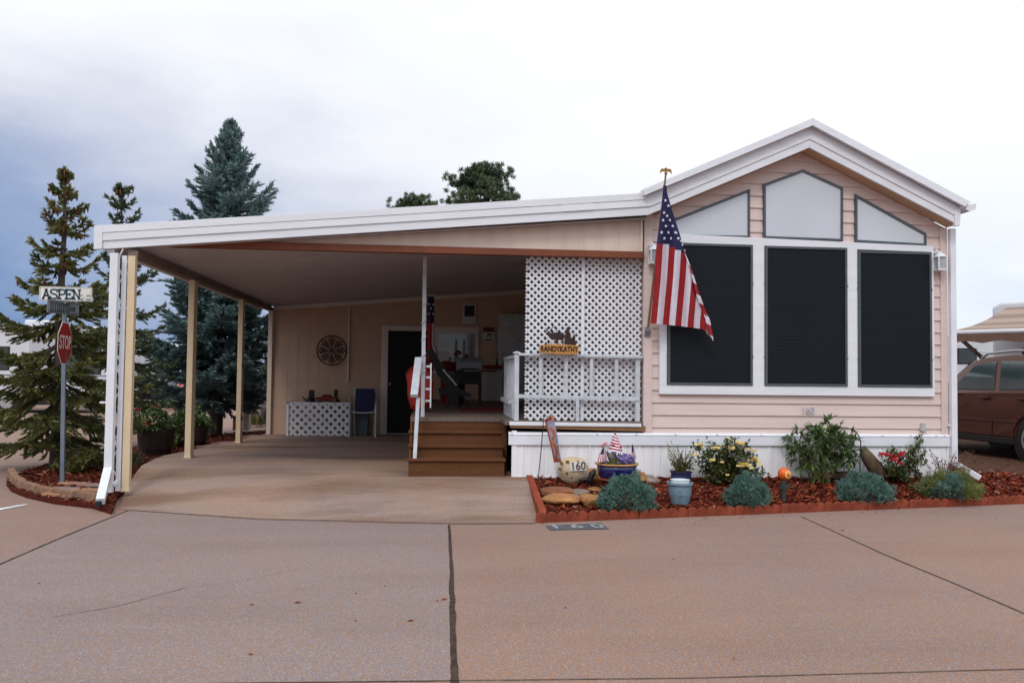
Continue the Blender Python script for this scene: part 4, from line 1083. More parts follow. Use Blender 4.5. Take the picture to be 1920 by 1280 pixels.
# ================================================================ street signs on the island
sb = PZ(117, 908, .05); sx, sy_ = sb.x, sb.y
sg = thing('stop_sign', 'red stop sign on a grey post topped by two white street name plates', 'street sign', (sx, sy_, .03))
ztop = PY(121, 588, sy_).z; tilt = (PY(121, 588, sy_).x-sx)
b = MB(); b.bar((sx, sy_, .02), (sx+tilt, sy_, ztop+.02), .045, .035, up=(0, 1, 0)); b.build('post', 'galv', sg, bevel=.004)
cen = PY(122, 643, sy_-.04); an = R(95); ex = Vector((math.cos(an), math.sin(an), 0)); nn_ = Vector((math.sin(an), -math.cos(an), 0))
def octa(r, off): return [cen+nn_*off+ex*math.cos(R(22.5+45*k))*r+Vector((0, 0, math.sin(R(22.5+45*k))*r)) for k in range(8)]
R8 = (PY(122, 604, sy_).z-PY(122, 682.5, sy_).z)/2/math.cos(R(22.5))
b = MB(); b.prism(octa(R8, 0), nn_*-.004); brd = b.build('sign_face', 'signwhite', sg)
b = MB(); b.prism(octa(R8*.945, .002), nn_*-.002); b.build('red_field', 'stopred', brd)
b = MB(); b.text('STOP', cen+nn_*.004, ex, (0, 0, 1), .22, .002, xs=.74, bold=.0015); b.build('lettering', 'signwhite', brd)
# white ASPEN plate, slab lettering drawn stroke by stroke
yp = sy_-.03
A0, A1 = PY(73.5, 551, yp), PY(172.5, 551, yp); W_ = A1.x-A0.x; H_ = PY(122, 537.5, yp).z-PY(122, 564, yp).z
zc_ = (A0.z+A1.z)/2; x0_ = A0.x
def rrect(cx, cz, w, h, r):
    P = []
    for sx_, sz_, a0_ in ((1, 1, 0), (-1, 1, 90), (-1, -1, 180), (1, -1, 270)):
        for k in range(4): a_ = R(a0_+k*30); P.append((cx+sx_*(w/2-r)+r*math.cos(a_), cz+sz_*(h/2-r)+r*math.sin(a_)))
    return P
b = MB(); b.prism([(x_, yp, z_) for x_, z_ in rrect(x0_+W_/2, zc_, W_, H_, .015)], (0, .006, 0)); plate = b.build('name_plate', 'signwhite', sg)
b = MB(); o = rrect(x0_+W_/2, zc_, W_-.016, H_-.016, .01); i_ = rrect(x0_+W_/2, zc_, W_-.024, H_-.024, .008)
for k in range(len(o)):
    j = (k+1) % len(o); b.quad((o[k][0], yp-.001, o[k][1]), (o[j][0], yp-.001, o[j][1]), (i_[j][0], yp-.001, i_[j][1]), (i_[k][0], yp-.001, i_[k][1]))
def stroke(pts, w, ox, oz, sc, yy):
    for p, q in zip(pts, pts[1:]): b.bar((ox+p[0]*sc*.86, yy, oz+p[1]*sc), (ox+q[0]*sc*.86, yy, oz+q[1]*sc), w*sc, .002, up=(0, 1, 0))
LET = {'A': [[(.12, 0), (.47, 1)], [(.43, 1), (.82, 0)], [(.25, .34), (.68, .34)], [(0, .06), (.28, .06)], [(.62, .06), (.98, .06)], [(.28, .95), (.6, .95)]],
       'S': [[(.85, .68), (.85, .9), (.62, .95), (.3, .95), (.1, .84), (.12, .62), (.4, .53), (.7, .45), (.86, .32), (.84, .14), (.62, .05), (.3, .05), (.08, .12), (.08, .32)]],
       'P': [[(.25, 0), (.25, 1)], [(.05, .95), (.65, .95), (.88, .84), (.88, .58), (.65, .46), (.25, .46)], [(.02, .06), (.5, .06)]],
       'E': [[(.22, 0), (.22, 1)], [(.02, .95), (.85, .95), (.85, .72)], [(.2, .5), (.6, .5)], [(.02, .06), (.88, .06), (.88, .3)], [(.6, .38), (.6, .62)]],
       'N': [[(.2, 0), (.2, 1)], [(.15, 1), (.8, 0)], [(.8, 0), (.8, 1)], [(0, .06), (.4, .06)], [(0, .95), (.3, .95)], [(.62, .95), (1, .95)]]}
sc_ = H_*.70
for k, ch in enumerate('ASPEN'):
    for s in LET[ch]: stroke(s, .17 if len(s) > 2 or ch != 'N' else .15, x0_+.032+k*W_*.142, zc_-H_*.37, sc_, yp-.002)
for r_, (ta, tb_) in enumerate((('121', '166'), ('128', '160'))):
    for k, tx in enumerate((ta, tb_)): b.text(tx, (x0_+W_*(.79+k*.135), yp-.002, zc_-H_*(.10+r_*.27)), (1, 0, 0), (0, 0, 1), H_*.22, .002)
b.box(x0_+W_*.835, x0_+W_*.875, yp-.003, yp-.001, zc_-H_*.27, zc_-H_*.25)
b.build('lettering', 'signgreen', plate)
# crossing plate just below, turned edge-on to the road
an2 = R(80); ex2 = Vector((math.cos(an2), math.sin(an2), 0)); n2_ = Vector((math.sin(an2), -math.cos(an2), 0))
c2 = PY(119.5, 577, yp); h2 = .15; l2 = .60
b = MB(); b.prism([c2-ex2*l2/2-Vector((0, 0, h2/2)), c2+ex2*l2/2-Vector((0, 0, h2/2)), c2+ex2*l2/2+Vector((0, 0, h2/2)), c2-ex2*l2/2+Vector((0, 0, h2/2))], n2_*-.005); pl2 = b.build('name_plate', 'signgrey', sg)
b = MB()
for z_ in (-.058, .062): b.bar(c2+n2_*.002-ex2*.28+Vector((0, 0, z_)), c2+n2_*.002+ex2*.28+Vector((0, 0, z_)), .004, .006)
rr = random.Random(8); x_ = -.24
while x_ < .24:
    q = c2+n2_*.003+ex2*x_
    hgt = .04 if x_ < .12 else .018
    b.bar(q-Vector((0, 0, hgt)), q+Vector((0, 0, hgt)), .012, .002, up=n2_)
    b.bar(q-Vector((0, 0, hgt))-ex2*.012, q-Vector((0, 0, hgt))+ex2*.014, .003, .012, up=(0, 0, 1)); b.bar(q+Vector((0, 0, hgt))-ex2*.012, q+Vector((0, 0, hgt))+ex2*.014, .003, .012, up=(0, 0, 1))
    x_ += rr.choice((.036, .042))
b.build('lettering', 'signgreen', pl2)
b = MB(); b.box(sx+tilt-.03, sx+tilt+.03, yp-.006, yp+.03, zc_-H_/2-.03, zc_-H_/2+.012); b.build('clamp', 'grey', sg)

# ================================================================ number plaque painted on the road
pq = [PZ(x_, y_, .004) for x_, y_ in ((1022, 985), (1127, 980), (1142, 991), (1031, 993))]
b = MB(); b.add([(p.x, p.y, .005) for p in pq], [(0, 1, 2, 3)]); t = tag(b.build('road_plaque', 'plaque', loc=pq[0]), 'dark painted panel with worn house number on the road below the bed corner', 'painted panel')
b = MB(); c = sum(pq, Vector())/4
b.text('1 6 0', (c.x, c.y, .009), pq[2]-pq[3], (pq[0]-pq[3]).normalized(), .26, .002, xs=.95, bold=.005); b.build('lettering', 'chalk', t)

# ================================================================ flower bed objects
def GB(px, py, ymax=9.30):
    p = PG(px, py, bed_z)
    if p.y > ymax: p = PY(px, py, ymax); p.z = bed_z(p.x, p.y)
    return p
def rock(name, px, py, w, h, d, mt, label, seed, cat='rock', grp=None, rot=0, fl=.55):
    c = GB(px, py); s = c.y/F
    b = MB(); b.blob((c.x, c.y+d*.35, c.z+h*s*.42), (w*s/2*1.12, d, h*s/2*1.2), seed, .16, 3, fl=fl)
    return tag(b.build(name, mt, loc=c, smooth=False), label, cat, grp)
rock('rock', 1055, 945, 68, 20, .16, 'rocktan', 'long flat tan rock at the front left of the flower bed', 3, grp='rocks at the bed corner')
rock('rock', 1110, 949, 40, 25, .14, 'rocktan', 'blocky tan rock touching the left side of the biggest juniper', 8, grp='rocks at the bed corner')
rock('rock', 1048, 931, 62, 20, .14, 'rockred', 'red brown flat rock behind the long tan rock', 12, grp='rocks at the bed corner')
rock('rock', 1086, 934, 36, 20, .12, 'rockgrey', 'rounded grey brown rock wedged between the tan rocks', 15, grp='rocks at the bed corner')
rock('rock', 1116, 921, 24, 8, .10, 'rocktan', 'small flat rock below the dark driftwood figure', 18, grp='rocks at the bed corner')
rock('rock', 1120, 897, 44, 30, .14, 'rocktan', 'tan rock behind the left side of the blue pot', 23, grp='rocks at the bed corner')
rock('rock', 1199, 892, 28, 24, .12, 'rocktan', 'tan rock behind the right side of the blue pot', 29, grp='rocks at the bed corner')
# cream rock with the number plate
c = GB(1075, 896); s = c.y/F
t = thing('boulder', 'round cream pitted boulder standing against the white skirting', 'boulder', tuple(c))
b = MB(); b.blob((c.x, c.y+.0, c.z+.13), (.175, .15, .155), 4, .06, 4); b.build('stone', 'rockcream', t, smooth=True)
b = MB(); rr = random.Random(12)
for px, py, r_ in ((1052, 868, .018), (1064, 865, .016), (1063, 887, .026), (1071, 893, .022), (1077, 890, .014), (1085, 890, .010), (1050, 878, .014), (1083, 864, .014), (1066, 882, .012)):
    q = PY(px, py, c.y-.09); b.blob(q, (r_, .05, r_*.8), rr.random()*50, .5, 2)
b.build('pits', 'pit', t)
P = [PY(x_, y_, c.y-.165) for x_, y_ in ((1069.5, 883), (1099.5, 881), (1098.5, 864.5), (1068.5, 866.5))]
b = MB(); b.prism(P, (0, .006, 0)); t = tag(b.build('number_plate', 'signwhite', loc=P[0]), 'small white house number plate leaning on the cream boulder', 'number plate')
b = MB(); b.text('160', sum(P, Vector())/4+Vector((0, -.003, 0)), P[1]-P[0], P[3]-P[0], .118, .003, xs=.95, bold=.001); b.build('lettering', 'burnt', t)
# dark driftwood figure
c = GB(1106, 915)
b = MB(); b.tube([PY(1106, 914, c.y), PY(1107, 900, c.y), PY(1110, 888, c.y), PY(1116, 880, c.y)], [.03, .028, .035, .02], 9)
b.tube([PY(1106, 902, c.y), PY(1098, 898, c.y), PY(1086, 901, c.y)], [.03, .024, .012], 8); b.tube([PY(1105, 908, c.y), PY(1100, 909, c.y), PY(1112, 893, c.y)], [.02, .02, .012], 7)
tag(b.build('iron_figure', 'black', loc=c, smooth=True), 'small black iron figure between the cream boulder and blue pot', 'figure')
# wire banner
c = GB(1008, 908)
t = thing('garden_banner', 'narrow red and grey cloth banner hanging askew from a thin wire stake', 'banner', tuple(c))
b = MB(); yb2 = c.y; b.tube([c, PY(1014, 850, yb2), PY(1020, 778, yb2), PY(1028, 781, yb2), PY(1038, 779, yb2)], .005, 6); b.build('stake', 'darkmetal', t)
q = [PY(1021, 786, yb2-.01), PY(1038, 779, yb2-.03), PY(1053, 866, yb2-.03), PY(1039, 867, yb2-.01)]
b = MB(); n = 12
def bp(u, v): 
    p = q[0].lerp(q[1], u).lerp(q[3].lerp(q[2], u), v); return p+Vector((0, .018*math.sin(v*7+u*2), 0))
for i in range(6):
    for j in range(14):
        u0, u1, v0, v1 = i/6, (i+1)/6, j/14, (j+1)/14
        mi = 1 if i in (0,) or j in (0, 13) else (2 if (abs(i-2.6+math.sin(j*1.1)) < 1.1 and j > 2) else 0)
        b.quad(bp(u0, v1), bp(u1, v1), bp(u1, v0), bp(u0, v0), mi)
b.build('cloth', ['bannergrey', 'bannerred', 'bannerpaint'], t, fixn=False)
b = MB(); b.tube([PY(1034, 776, yb2-.02), PY(1035, 782, yb2-.02), PY(1038, 788, yb2-.02)], .010, 6); b.build('ribbon', 'signwood', t)
# cobalt pot on an iron stand
c = GB(1156, 926); s = c.y/F; yb2 = c.y
zt = PY(1156, 867, yb2).z; zb2 = PY(1156, 896, yb2).z
st = thing('plant_stand', 'low black iron stand carrying the cobalt flower pot', 'plant stand', tuple(c))
b = MB()
for k in range(4):
    a_ = R(45+90*k); b.tube([(c.x+.16*math.cos(a_), c.y+.16*math.sin(a_), c.z-.02), (c.x+.18*math.cos(a_), c.y+.18*math.sin(a_), c.z+.06), (c.x+.13*math.cos(a_), c.y+.13*math.sin(a_), zb2-.022)], .006, 6)
b.tube([(c.x+.15*math.cos(R(15*k)), c.y+.15*math.sin(R(15*k)), zb2-.028) for k in range(25)], .006, 6); b.build('frame', 'darkmetal', st)
t = thing('flower_pot', 'cobalt blue oval pot with ochre rim planted with violet and pink flowers', 'flower pot', (c.x, c.y, zb2))
b = MB(); b.lathe((c.x, c.y, zb2-.02), [(.155, 0), (.185, .012), (.185, .022), (.17, .02)], 32); b.build('saucer', 'potclay', t, smooth=True)
b = MB(); b.lathe((c.x, c.y, zb2), [(.165, 0), (.19, .03), (.202, .09), (.212, zt-zb2-.02), (.195, zt-zb2-.02), (.19, .08)], 36); b.build('bowl', 'potblue', t, smooth=True)
b = MB(); b.lathe((c.x, c.y, zt-.022), [(.212, 0), (.228, .006), (.230, .018), (.21, .022), (.196, .01)], 36); b.build('rim', 'potrim', t, smooth=True)
b = MB(); b.lathe((c.x, c.y, zt-.05), [(.02, 0), (.194, .0), (.194, .02), (.01, .03)], 24); b.build('soil', 'soil', t)
rr = random.Random(4)
b = MB(); b2 = MB()
for k in range(520):
    a_, r_ = rr.uniform(0, 6.28), .17*math.sqrt(rr.random()); x_, y_ = c.x+r_*math.cos(a_), c.y+r_*math.sin(a_)
    h_ = rr.uniform(.03, .12)*(1.15 if x_ < c.x else .8); lx, ly = rr.uniform(-.035, .035), rr.uniform(-.03, .03); w_ = .006
    b.add([(x_-w_, y_, zt-.03), (x_+w_, y_, zt-.03), (x_+lx, y_+ly, zt-.02+h_)], [(0, 1, 2)], 0)
    if (x_ > c.x+.0 or rr.random() < .12) and rr.random() < .75:
        q = Vector((x_+lx, y_+ly, zt-.02+h_)); m_ = 0
        for j in range(3):
            d = Vector((rr.uniform(-1, 1), rr.uniform(-1, 1), rr.uniform(-.4, 1))).normalized()*.016; e_ = d.orthogonal().normalized()*.010
            b2.add([q+d-e_, q+d+e_, q-d+e_, q-d-e_], [(0, 1, 2, 3)])
b.build('foliage', 'rosegreen', t, fixn=False); b2.build('violet_flowers', 'violet', t, fixn=False)
b = MB()
for px, py in ((1132, 833), (1136, 831), (1129, 836), (1165, 836), (1160, 838), (1150, 833)):
    q = PY(px, py, yb2-.03); b.blob(q, (.016, .014, .012), px, .5, 2); 
b.build('pink_flowers', 'pinkpetal', t)
b = MB()
for px, py in ((1132, 833), (1136, 831), (1129, 836), (1165, 836), (1160, 838), (1150, 833)): b.tube([PY(px, py, yb2-.03), (c.x+(px-1156)*.003, yb2, zt-.02)], .003, 4)
b.build('flower_stems', 'stem', t)
# small flags and a striped spinner in the pot
def small_flag(stick, cloth_pts, label):
    t = thing('small_flag', label, 'small flag', tuple(stick[0]), 'little flags in the cobalt pot')
    b = MB(); b.tube(stick, .004, 6); b.build('stick', 'darkmetal', t)
    tl, tr, br, bl = cloth_pts; b = MB()
    f_ = lambda u, v: tl.lerp(tr, u).lerp(bl.lerp(br, u), v)+Vector((0, .012*math.sin(u*6+v*3), 0))
    for i in range(12):
        for j in range(11):
            mi = 2 if (j < 5 and i < 6) else (0 if i % 2 == 0 else 1)
            b.quad(f_(i/12, (j+1)/11), f_((i+1)/12, (j+1)/11), f_((i+1)/12, j/11), f_(i/12, j/11), mi)
    b.build('cloth', ['flagred', 'flagwhite', 'flagblue'], t, fixn=False)
y1_ = yb2-.12
small_flag([PY(1136, 866, y1_), PY(1131, 838, y1_)], [PY(1130, 839, y1_-.01), PY(1134, 840, y1_-.01), PY(1142, 865, y1_-.01), PY(1120, 866, y1_-.02)], 'small stars and stripes flag at the left of the cobalt pot')
small_flag([PY(1190, 862, y1_+.1), PY(1186, 832, y1_+.1)], [PY(1185, 834, y1_+.08), PY(1188, 836, y1_+.08), PY(1194, 858, y1_+.08), PY(1184, 864, y1_+.08)], 'small narrow stars and stripes flag at the right of the cobalt pot')
b = MB(); cc = PY(1154, 842, yb2+.02); n = 26
t = thing('striped_spinner', 'red and white striped cone spinner rising from the cobalt pot', 'spinner', (cc.x, yb2+.02, zt))
zt2 = PY(1154, 814, yb2).z; zb3 = PY(1154, 846, yb2).z
for j in range(12):
    for k in range(16):
        f2 = lambda jj, kk: Vector((cc.x+(.012+.068*(jj/12)**.8)*math.cos(kk*math.pi/8), yb2+.02+(.012+.068*(jj/12)**.8)*math.sin(kk*math.pi/8), lerp(zt2, zb3, jj/12)-.012*math.cos(kk*math.pi/8)))
        b.quad(f2(j+1, k), f2(j+1, k+1), f2(j, k+1), f2(j, k), j % 2)
b.build('cone', ['flagred', 'flagwhite'], t)
b = MB(); b.tube([(cc.x, yb2+.02, zt-.03), (cc.x, yb2+.02, zt2+.01)], .005, 6); b.build('rod', 'darkmetal', t)
# driftwood by the pot
c = GB(1218, 905)
b = MB()
for pth, r_ in (((( 1196, 890), (1222, 893), (1240, 906), (1243, 918)), (.02, .03, .026, .012)), (((1200, 896), (1226, 903), (1238, 918), (1236, 926)), (.03, .045, .03, .01)), (((1190, 895), (1210, 900), (1232, 898)), (.02, .03, .015)), (((1212, 908), (1222, 916), (1216, 924)), (.03, .03, .012))):
    b.tube([PY(x_, y_, c.y+.03*i) for i, (x_, y_) in enumerate(pth)], list(r_), 9)
for v_ in range(len(b.v)):
    p = Vector(b.v[v_]); b.v[v_] = tuple(p+Vector((1, .5, 1))*.012*mnoise.noise(p*22))
tag(b.build('driftwood', 'driftwood', loc=c, smooth=True), 'gnarled grey driftwood root beside the cobalt pot', 'driftwood')
# slate pot with a pale pot inside
def pot(px_c, py_b, py_t, wt, wb, mt, label, name='plant_pot', cat='pot', extra=None, yoff=0):
    c = GB(px_c, py_b); c.y += yoff; s = c.y/F; h = (py_b-py_t)*s
    t = thing(name, label, cat, tuple(c)); rt, rb3 = wt*s/2, wb*s/2
    b = MB(); b.lathe((c.x, c.y, c.z), [(rb3*.95, 0), (rb3, .006), (lerp(rb3, rt, .55), h*.45), (rt*.9, h*.86), (rt, h*.9), (rt, h), (rt*.9, h), (rt*.86, h*.85), (rb3, .02)], 32); b.build('pot_wall', mt, t, smooth=False)
    return t, c, rt, h
t, c, rt, h = pot(1275, 944, 903, 50, 32, 'potslate', 'speckled slate blue pot standing in front of the yellow rose')
b = MB(); b.lathe((c.x, c.y, c.z+h*.86), [(rt*.86, 0), (rt*.1, .012)], 24); b.build('water', 'water', t)
t2 = thing('plastic_pot', 'pale plastic pot nested inside the speckled slate pot', 'pot', (c.x, c.y, c.z+h*.5))
b = MB(); b.lathe((c.x+.006, c.y+.02, c.z+h*.5), [(rt*.6, 0), (rt*.72, h*.52+.012), (rt*.75, h*.52+.02), (rt*.70, h*.52+.02), (rt*.6, .02)], 28); b.build('pot_wall', 'potwhite', t2)
# dark pot of olive herbs behind it
t, c, rt, h = pot(1276, 899, 878, 42, 34, 'navy', 'dark navy pot of thin olive herbs against the skirting', 'herb_pot', yoff=-.02)
HERB = (t, c, rt, h)
# flower shaped garden ornament
c = GB(1469, 934)
t = thing('garden_ornament', 'orange metal flower ornament with yellow petals on a dark stalk', 'ornament', tuple(c))
q = PY(1470, 888, c.y)
b = MB(); b.tube([c-Vector((0, 0, .03)), (c.x+.003, c.y, q.z-.05)], .026, 10)
b.build('stalk', 'dgreenmetal', t)
for s_ in (-1, 1):
    b = MB(); P = [(0, -.03), (.045, .0), (.075, .05), (.05, .028), (.02, .0)]
    z0_ = PY(1469, 914, c.y).z
    b.prism([(c.x+s_*x_*1.0, c.y-.03, z0_+z_*1.0) for x_, z_ in P], (0, .05, 0)); b.build('leaf', 'dgreenmetal', t)
b = MB(); b.blob(q, (.064, .064, .066), 2, .02, 3); b.build('ball', 'orangeball', t, smooth=True)
b = MB(); fc = q+Vector((.022, -.058, -.004)); dn = Vector((.35, -.93, -.03)).normalized(); e1 = dn.cross(Vector((0, 0, 1))).normalized()*-1; e2 = Vector((0, 0, 1))
for k in range(12):
    a_ = R(30*k); b.blob(fc+(e1*math.cos(a_)+e2*math.sin(a_))*.030+dn*-.004, (.012, .010, .012), k, .02, 1)
b.build('petals', 'yellowmetal', t)
b = MB(); b.blob(fc+dn*.006, (.020, .014, .022), 3, .02, 2); b.build('flower_eye', 'orangeball', t)
# iron hoop support round the peony
c = GB(1553, 912)
t = thing('plant_support', 'black iron double hoop support holding the tall peony', 'plant support', tuple(c))
ysu = GB(1553, 916).y
for pth in (((1502, 912), (1499, 840), (1500, 822), (1507, 804), (1520, 797.5), (1533, 799), (1543, 806)), ((1557, 912), (1556, 830), (1560, 812), (1570, 802.5), (1584, 801), (1600, 805), (1610, 816), (1614, 830), (1613, 842), (1612, 896))):
    b = MB(); b.tube([PY(x_, y_, ysu) for x_, y_ in pth], .0065, 7); b.build('hoop', 'darkmetal', t)
b = MB()
for cx_, cy_, r_ in ((1603, 846, 11), (1600, 836, 10), (1513, 885, 12), (1545, 884, 14)):
    b.tube([PY(cx_+r_*math.cos(R(20*k)), cy_+r_*math.sin(R(20*k)), ysu) for k in range(10)], .004, 5)
for y_ in (845, 857, 868): b.tube([PY(1593, y_-4, ysu), PY(1613, y_, ysu)], .004, 5)
b.build('scrolls', 'darkmetal', t)
b = MB(); b.tube([PY(1499, 849, ysu-.01), PY(1540, 847, ysu-.05), PY(1600, 842, ysu-.02)], .003, 5); b.build('tie', 'signwhite', t)
# logs behind
c = GB(1655, 893)
b = MB(); b.tube([PY(1616, 838, c.y+.05), PY(1626, 856, c.y), PY(1643, 880, c.y), PY(1652, 894, c.y)], [.03, .075, .095, .07], 10)
for v_ in range(len(b.v)):
    p = Vector(b.v[v_]); b.v[v_] = tuple(p+Vector((1, 1, 1))*.02*mnoise.noise(p*14))
tag(b.build('stump', 'log', loc=c, smooth=True), 'dark weathered stump leaning on the skirting left of the red rose', 'stump')
b = MB(); c2 = GB(1585, 897); b.tube([PY(1540, 893, c2.y), PY(1570, 890, c2.y), PY(1600, 890, c2.y), PY(1632, 892, c2.y)], [.03, .042, .05, .035], 10)
for v_ in range(len(b.v)):
    p = Vector(b.v[v_]); b.v[v_] = tuple(p+Vector((1, 1, 1))*.014*mnoise.noise(p*16))
tag(b.build('log', 'log', loc=c2, smooth=True), 'mossy log lying on the mulch behind the peony', 'log')

# ================================================================ carport and porch contents
def rearp(px, py): return PY(px, py, YR-.03)
c = rearp(622, 657); r_ = 27.5*YR/F*.98
t = thing('wall_medallion', 'round dark iron scroll medallion on the tan wall', 'wall art', tuple(c))
b = MB(); ring = lambda rr_, n, w: b.tube([(c.x+rr_*math.cos(2*math.pi*k/n), YR-.035, c.z+rr_*math.sin(2*math.pi*k/n)) for k in range(n+1)], w, 6)
ring(r_, 36, .011); b.build('rim', 'bronze', t)
b = MB()
for k in range(8):
    a_ = R(45*k); e1 = Vector((math.cos(a_), 0, math.sin(a_))); e2 = Vector((-math.sin(a_), 0, math.cos(a_))); cc = Vector((c.x, YR-.03, c.z))
    b.tube([cc+e1*.02, cc+e1*r_], .006, 5)
    for s_ in (-1, 1):
        b.tube([cc+e1*r_*(.25+.6*math.sin(j*math.pi/8)*.55+j*.045)+e2*s_*r_*.2*math.sin(j*math.pi/8) for j in range(9)], .006, 5)
    b.tube([cc+e1*r_*.72+(e1*math.cos(R(40*j))+e2*math.sin(R(40*j)))*r_*.15 for j in range(10)], .005, 5)
for rr_ in (.14, .5): ring(r_*rr_, 24, .006)
b.lathe((c.x, YR-.03, c.z-.01), [(.02, 0), (.03, .01), (.02, .02)], 10)
b.build('scrollwork', 'bronze', t)
# low lattice enclosure
ylt = 16.7
f0, f1 = PY(541, 815, ylt), PY(655, 815, ylt); bz0 = .135
t = thing('lattice_bin', 'low white lattice enclosure in the back corner of the carport', 'lattice enclosure', (f0.x, ylt, bz0))
zt_ = PY(600, 756, ylt).z
b = MB(); lattice(b, (f0.x, ylt, bz0), (1, 0, 0), (0, 0, 1), f1.x-f0.x, zt_-bz0, .158, .055, .008); b.box(f0.x-.01, f1.x+.01, ylt-.016, ylt+.012, zt_-.01, zt_+.02); b.box(f1.x-.02, f1.x+.02, ylt-.02, ylt+.0, bz0, zt_); b.build('front_panel', 'whitepaint', t)
b = MB(); lattice(b, (f0.x-.03, YR-.06, bz0), (0, -1, 0), (0, 0, 1), YR-.06-ylt, zt_-bz0, .11, .04, .008); b.box(f0.x-.045, f0.x-.005, ylt-.03, YR, zt_-.01, zt_+.03); b.box(f0.x-.045, f0.x-.0, ylt-.03, ylt+.01, bz0, zt_+.02); b.build('side_panel', 'whitepaint', t)
b = MB(); b.box(f0.x+.3, f1.x-.02, ylt+.03, YR-.05, zt_-.05, zt_-.02); b.build('shelf', 'charcoal', t)
zsh = zt_-.02; ym = 16.95
def box_at(b, px0, px1, py0, y=ym, d=.12, z0=None, mi=0):
    p, q = PY(px0, py0, y), PY(px1, py0, y); b.box(p.x, q.x, y-d/2, y+d/2, z0 if z0 else zsh, p.z, mi)
b = MB(); box_at(b, 580, 589, 731); box_at(b, 578, 591, 745); tag(b.build('box', 'charcoal', loc=PY(584, 755, ym), bevel=.006), 'upright dark box at the left on the lattice enclosure', 'box')
b = MB(); box_at(b, 627, 633, 730); box_at(b, 626, 637, 748); tag(b.build('box', 'charcoal', loc=PY(630, 755, ym), bevel=.006), 'upright dark box at the right on the lattice enclosure', 'box')
c = PY(580, 755, 16.8); b = MB(); b.lathe((c.x, 16.8, zsh), [(.05, 0), (.075, .03), (.065, .1), (.04, .13)], 14); b.tube([(c.x-.06, 16.8, zsh+.06), (c.x-.13, 16.8, zsh+.14)], .012, 6); tag(b.build('watering_can', 'black', loc=c, smooth=False), 'small black watering can at the left end of the lattice enclosure', 'watering can')
c = PY(612, 752, 16.85); t = thing('toy_truck', 'red and black toy truck on the lattice enclosure', 'toy', (c.x, 16.85, zsh))
b = MB(); b.box(c.x-.22, c.x+.2, 16.76, 16.92, zsh+.06, zsh+.13); b.prism([(c.x-.10, 16.77, zsh+.13), (c.x+.12, 16.77, zsh+.13), (c.x+.08, 16.77, zsh+.19), (c.x-.06, 16.77, zsh+.19)], (0, .14, 0)); b.build('truck_body', 'darkred', t, bevel=.008)
for x_ in (-.13, .13):
    b = MB(); b.tube([(c.x+x_, 16.74, zsh+.045), (c.x+x_, 16.93, zsh+.045)], .045, 14); b.build('wheel', 'black', t)
b = MB(); b.box(c.x-.2, c.x-.12, 16.745, 16.765, zsh+.07, zsh+.095); b.box(c.x+.1, c.x+.18, 16.745, 16.765, zsh+.07, zsh+.095); b.build('bumper', 'grey', t)
# sling chair
yc = 16.55; ca, cb = PY(656, 800, yc), PY(707, 800, yc); cw = cb.x-ca.x
t = thing('patio_chair', 'navy sling patio chair with a white frame beside the dark door', 'chair', ((ca.x+cb.x)/2, yc, .14))
b = MB(); zbk = PY(680, 729, yc).z; zst = PY(680, 773, yc).z
b.prism([(ca.x+.07, yc+.15, zst-.02), (cb.x-.05, yc+.15, zst-.02), (cb.x-.05, yc+.30, zbk), (ca.x+.07, yc+.30, zbk)], (0, .012, 0)); b.build('backrest', 'navy', t)
b = MB(); b.prism([(ca.x+.05, yc-.2, zst+.02), (cb.x-.05, yc-.2, zst+.02), (cb.x-.05, yc+.17, zst-.02), (ca.x+.05, yc+.17, zst-.02)], (0, 0, .012)); b.build('seat', 'navy', t)
b = MB(); b.tube([(ca.x+.02, yc-.22, zst+.02), ((ca.x+cb.x)/2, yc-.24, zst-.0), (cb.x-.02, yc-.22, zst+.02)], .014, 7); b.build('seat_rail', 'greywhite', t)
for s_, x_ in ((1, ca.x+.012), (-1, cb.x-.012)):
    b = MB(); b.tube([(x_, yc-.24, .135), (x_, yc-.24, zst+.18), (x_, yc-.18, zst+.24), (x_, yc+.2, zst+.24)], .017, 8); b.build('arm_leg', 'greywhite', t)
    b = MB(); b.tube([(x_+s_*.06, yc+.26, .135), (x_+s_*.05, yc+.16, zst), (x_+s_*.05, yc+.31, zbk)], .014, 8); b.build('back_leg', 'greywhite', t)
yb3 = 16.95; c = PY(677, 800, yb3); b = MB(); b.prism([(c.x-.13, yb3-.1, .14), (c.x+.13, yb3-.1, .14), (c.x+.15, yb3-.1, .58), (c.x-.15, yb3-.1, .58)], (0, .22, 0)); b.box(c.x-.16, c.x+.16, yb3-.11, yb3+.13, .58, .60)
tag(b.build('waste_bin', 'bluebin', loc=c, bevel=.01), 'slate blue waste bin behind the navy chair', 'bin')
# red curved sled standing by the handrail
yk = 11.6; c = PY(779, 770, yk); b = MB()
out = [(770, 765), (764, 745), (763, 718), (760, 701), (766, 692), (772, 686), (788, 682), (808, 690), (814, 720), (810, 752), (800, 768), (784, 774)]
P = [PY(x_, y_, yk) for x_, y_ in out]; cc = sum(P, Vector())/len(P)
b.add([p for p in P]+[cc.lerp(p, .8)+Vector((0, -.10, 0)) for p in P]+[cc+Vector((0, -.12, 0))], [(i, (i+1) % 12, 12+(i+1) % 12, 12+i) for i in range(12)]+[(12+i, 12+(i+1) % 12, 24) for i in range(12)]+[tuple(range(11, -1, -1))])
b.tube([(cc.x, yk+.02, DZ*.3), (cc.x, yk+.02, cc.z)], .02, 6); o = b.build('sled', 'red', loc=c, smooth=False, bevel=.01); tag(o, 'red moulded plastic sled propped up behind the step handrail', 'sled')
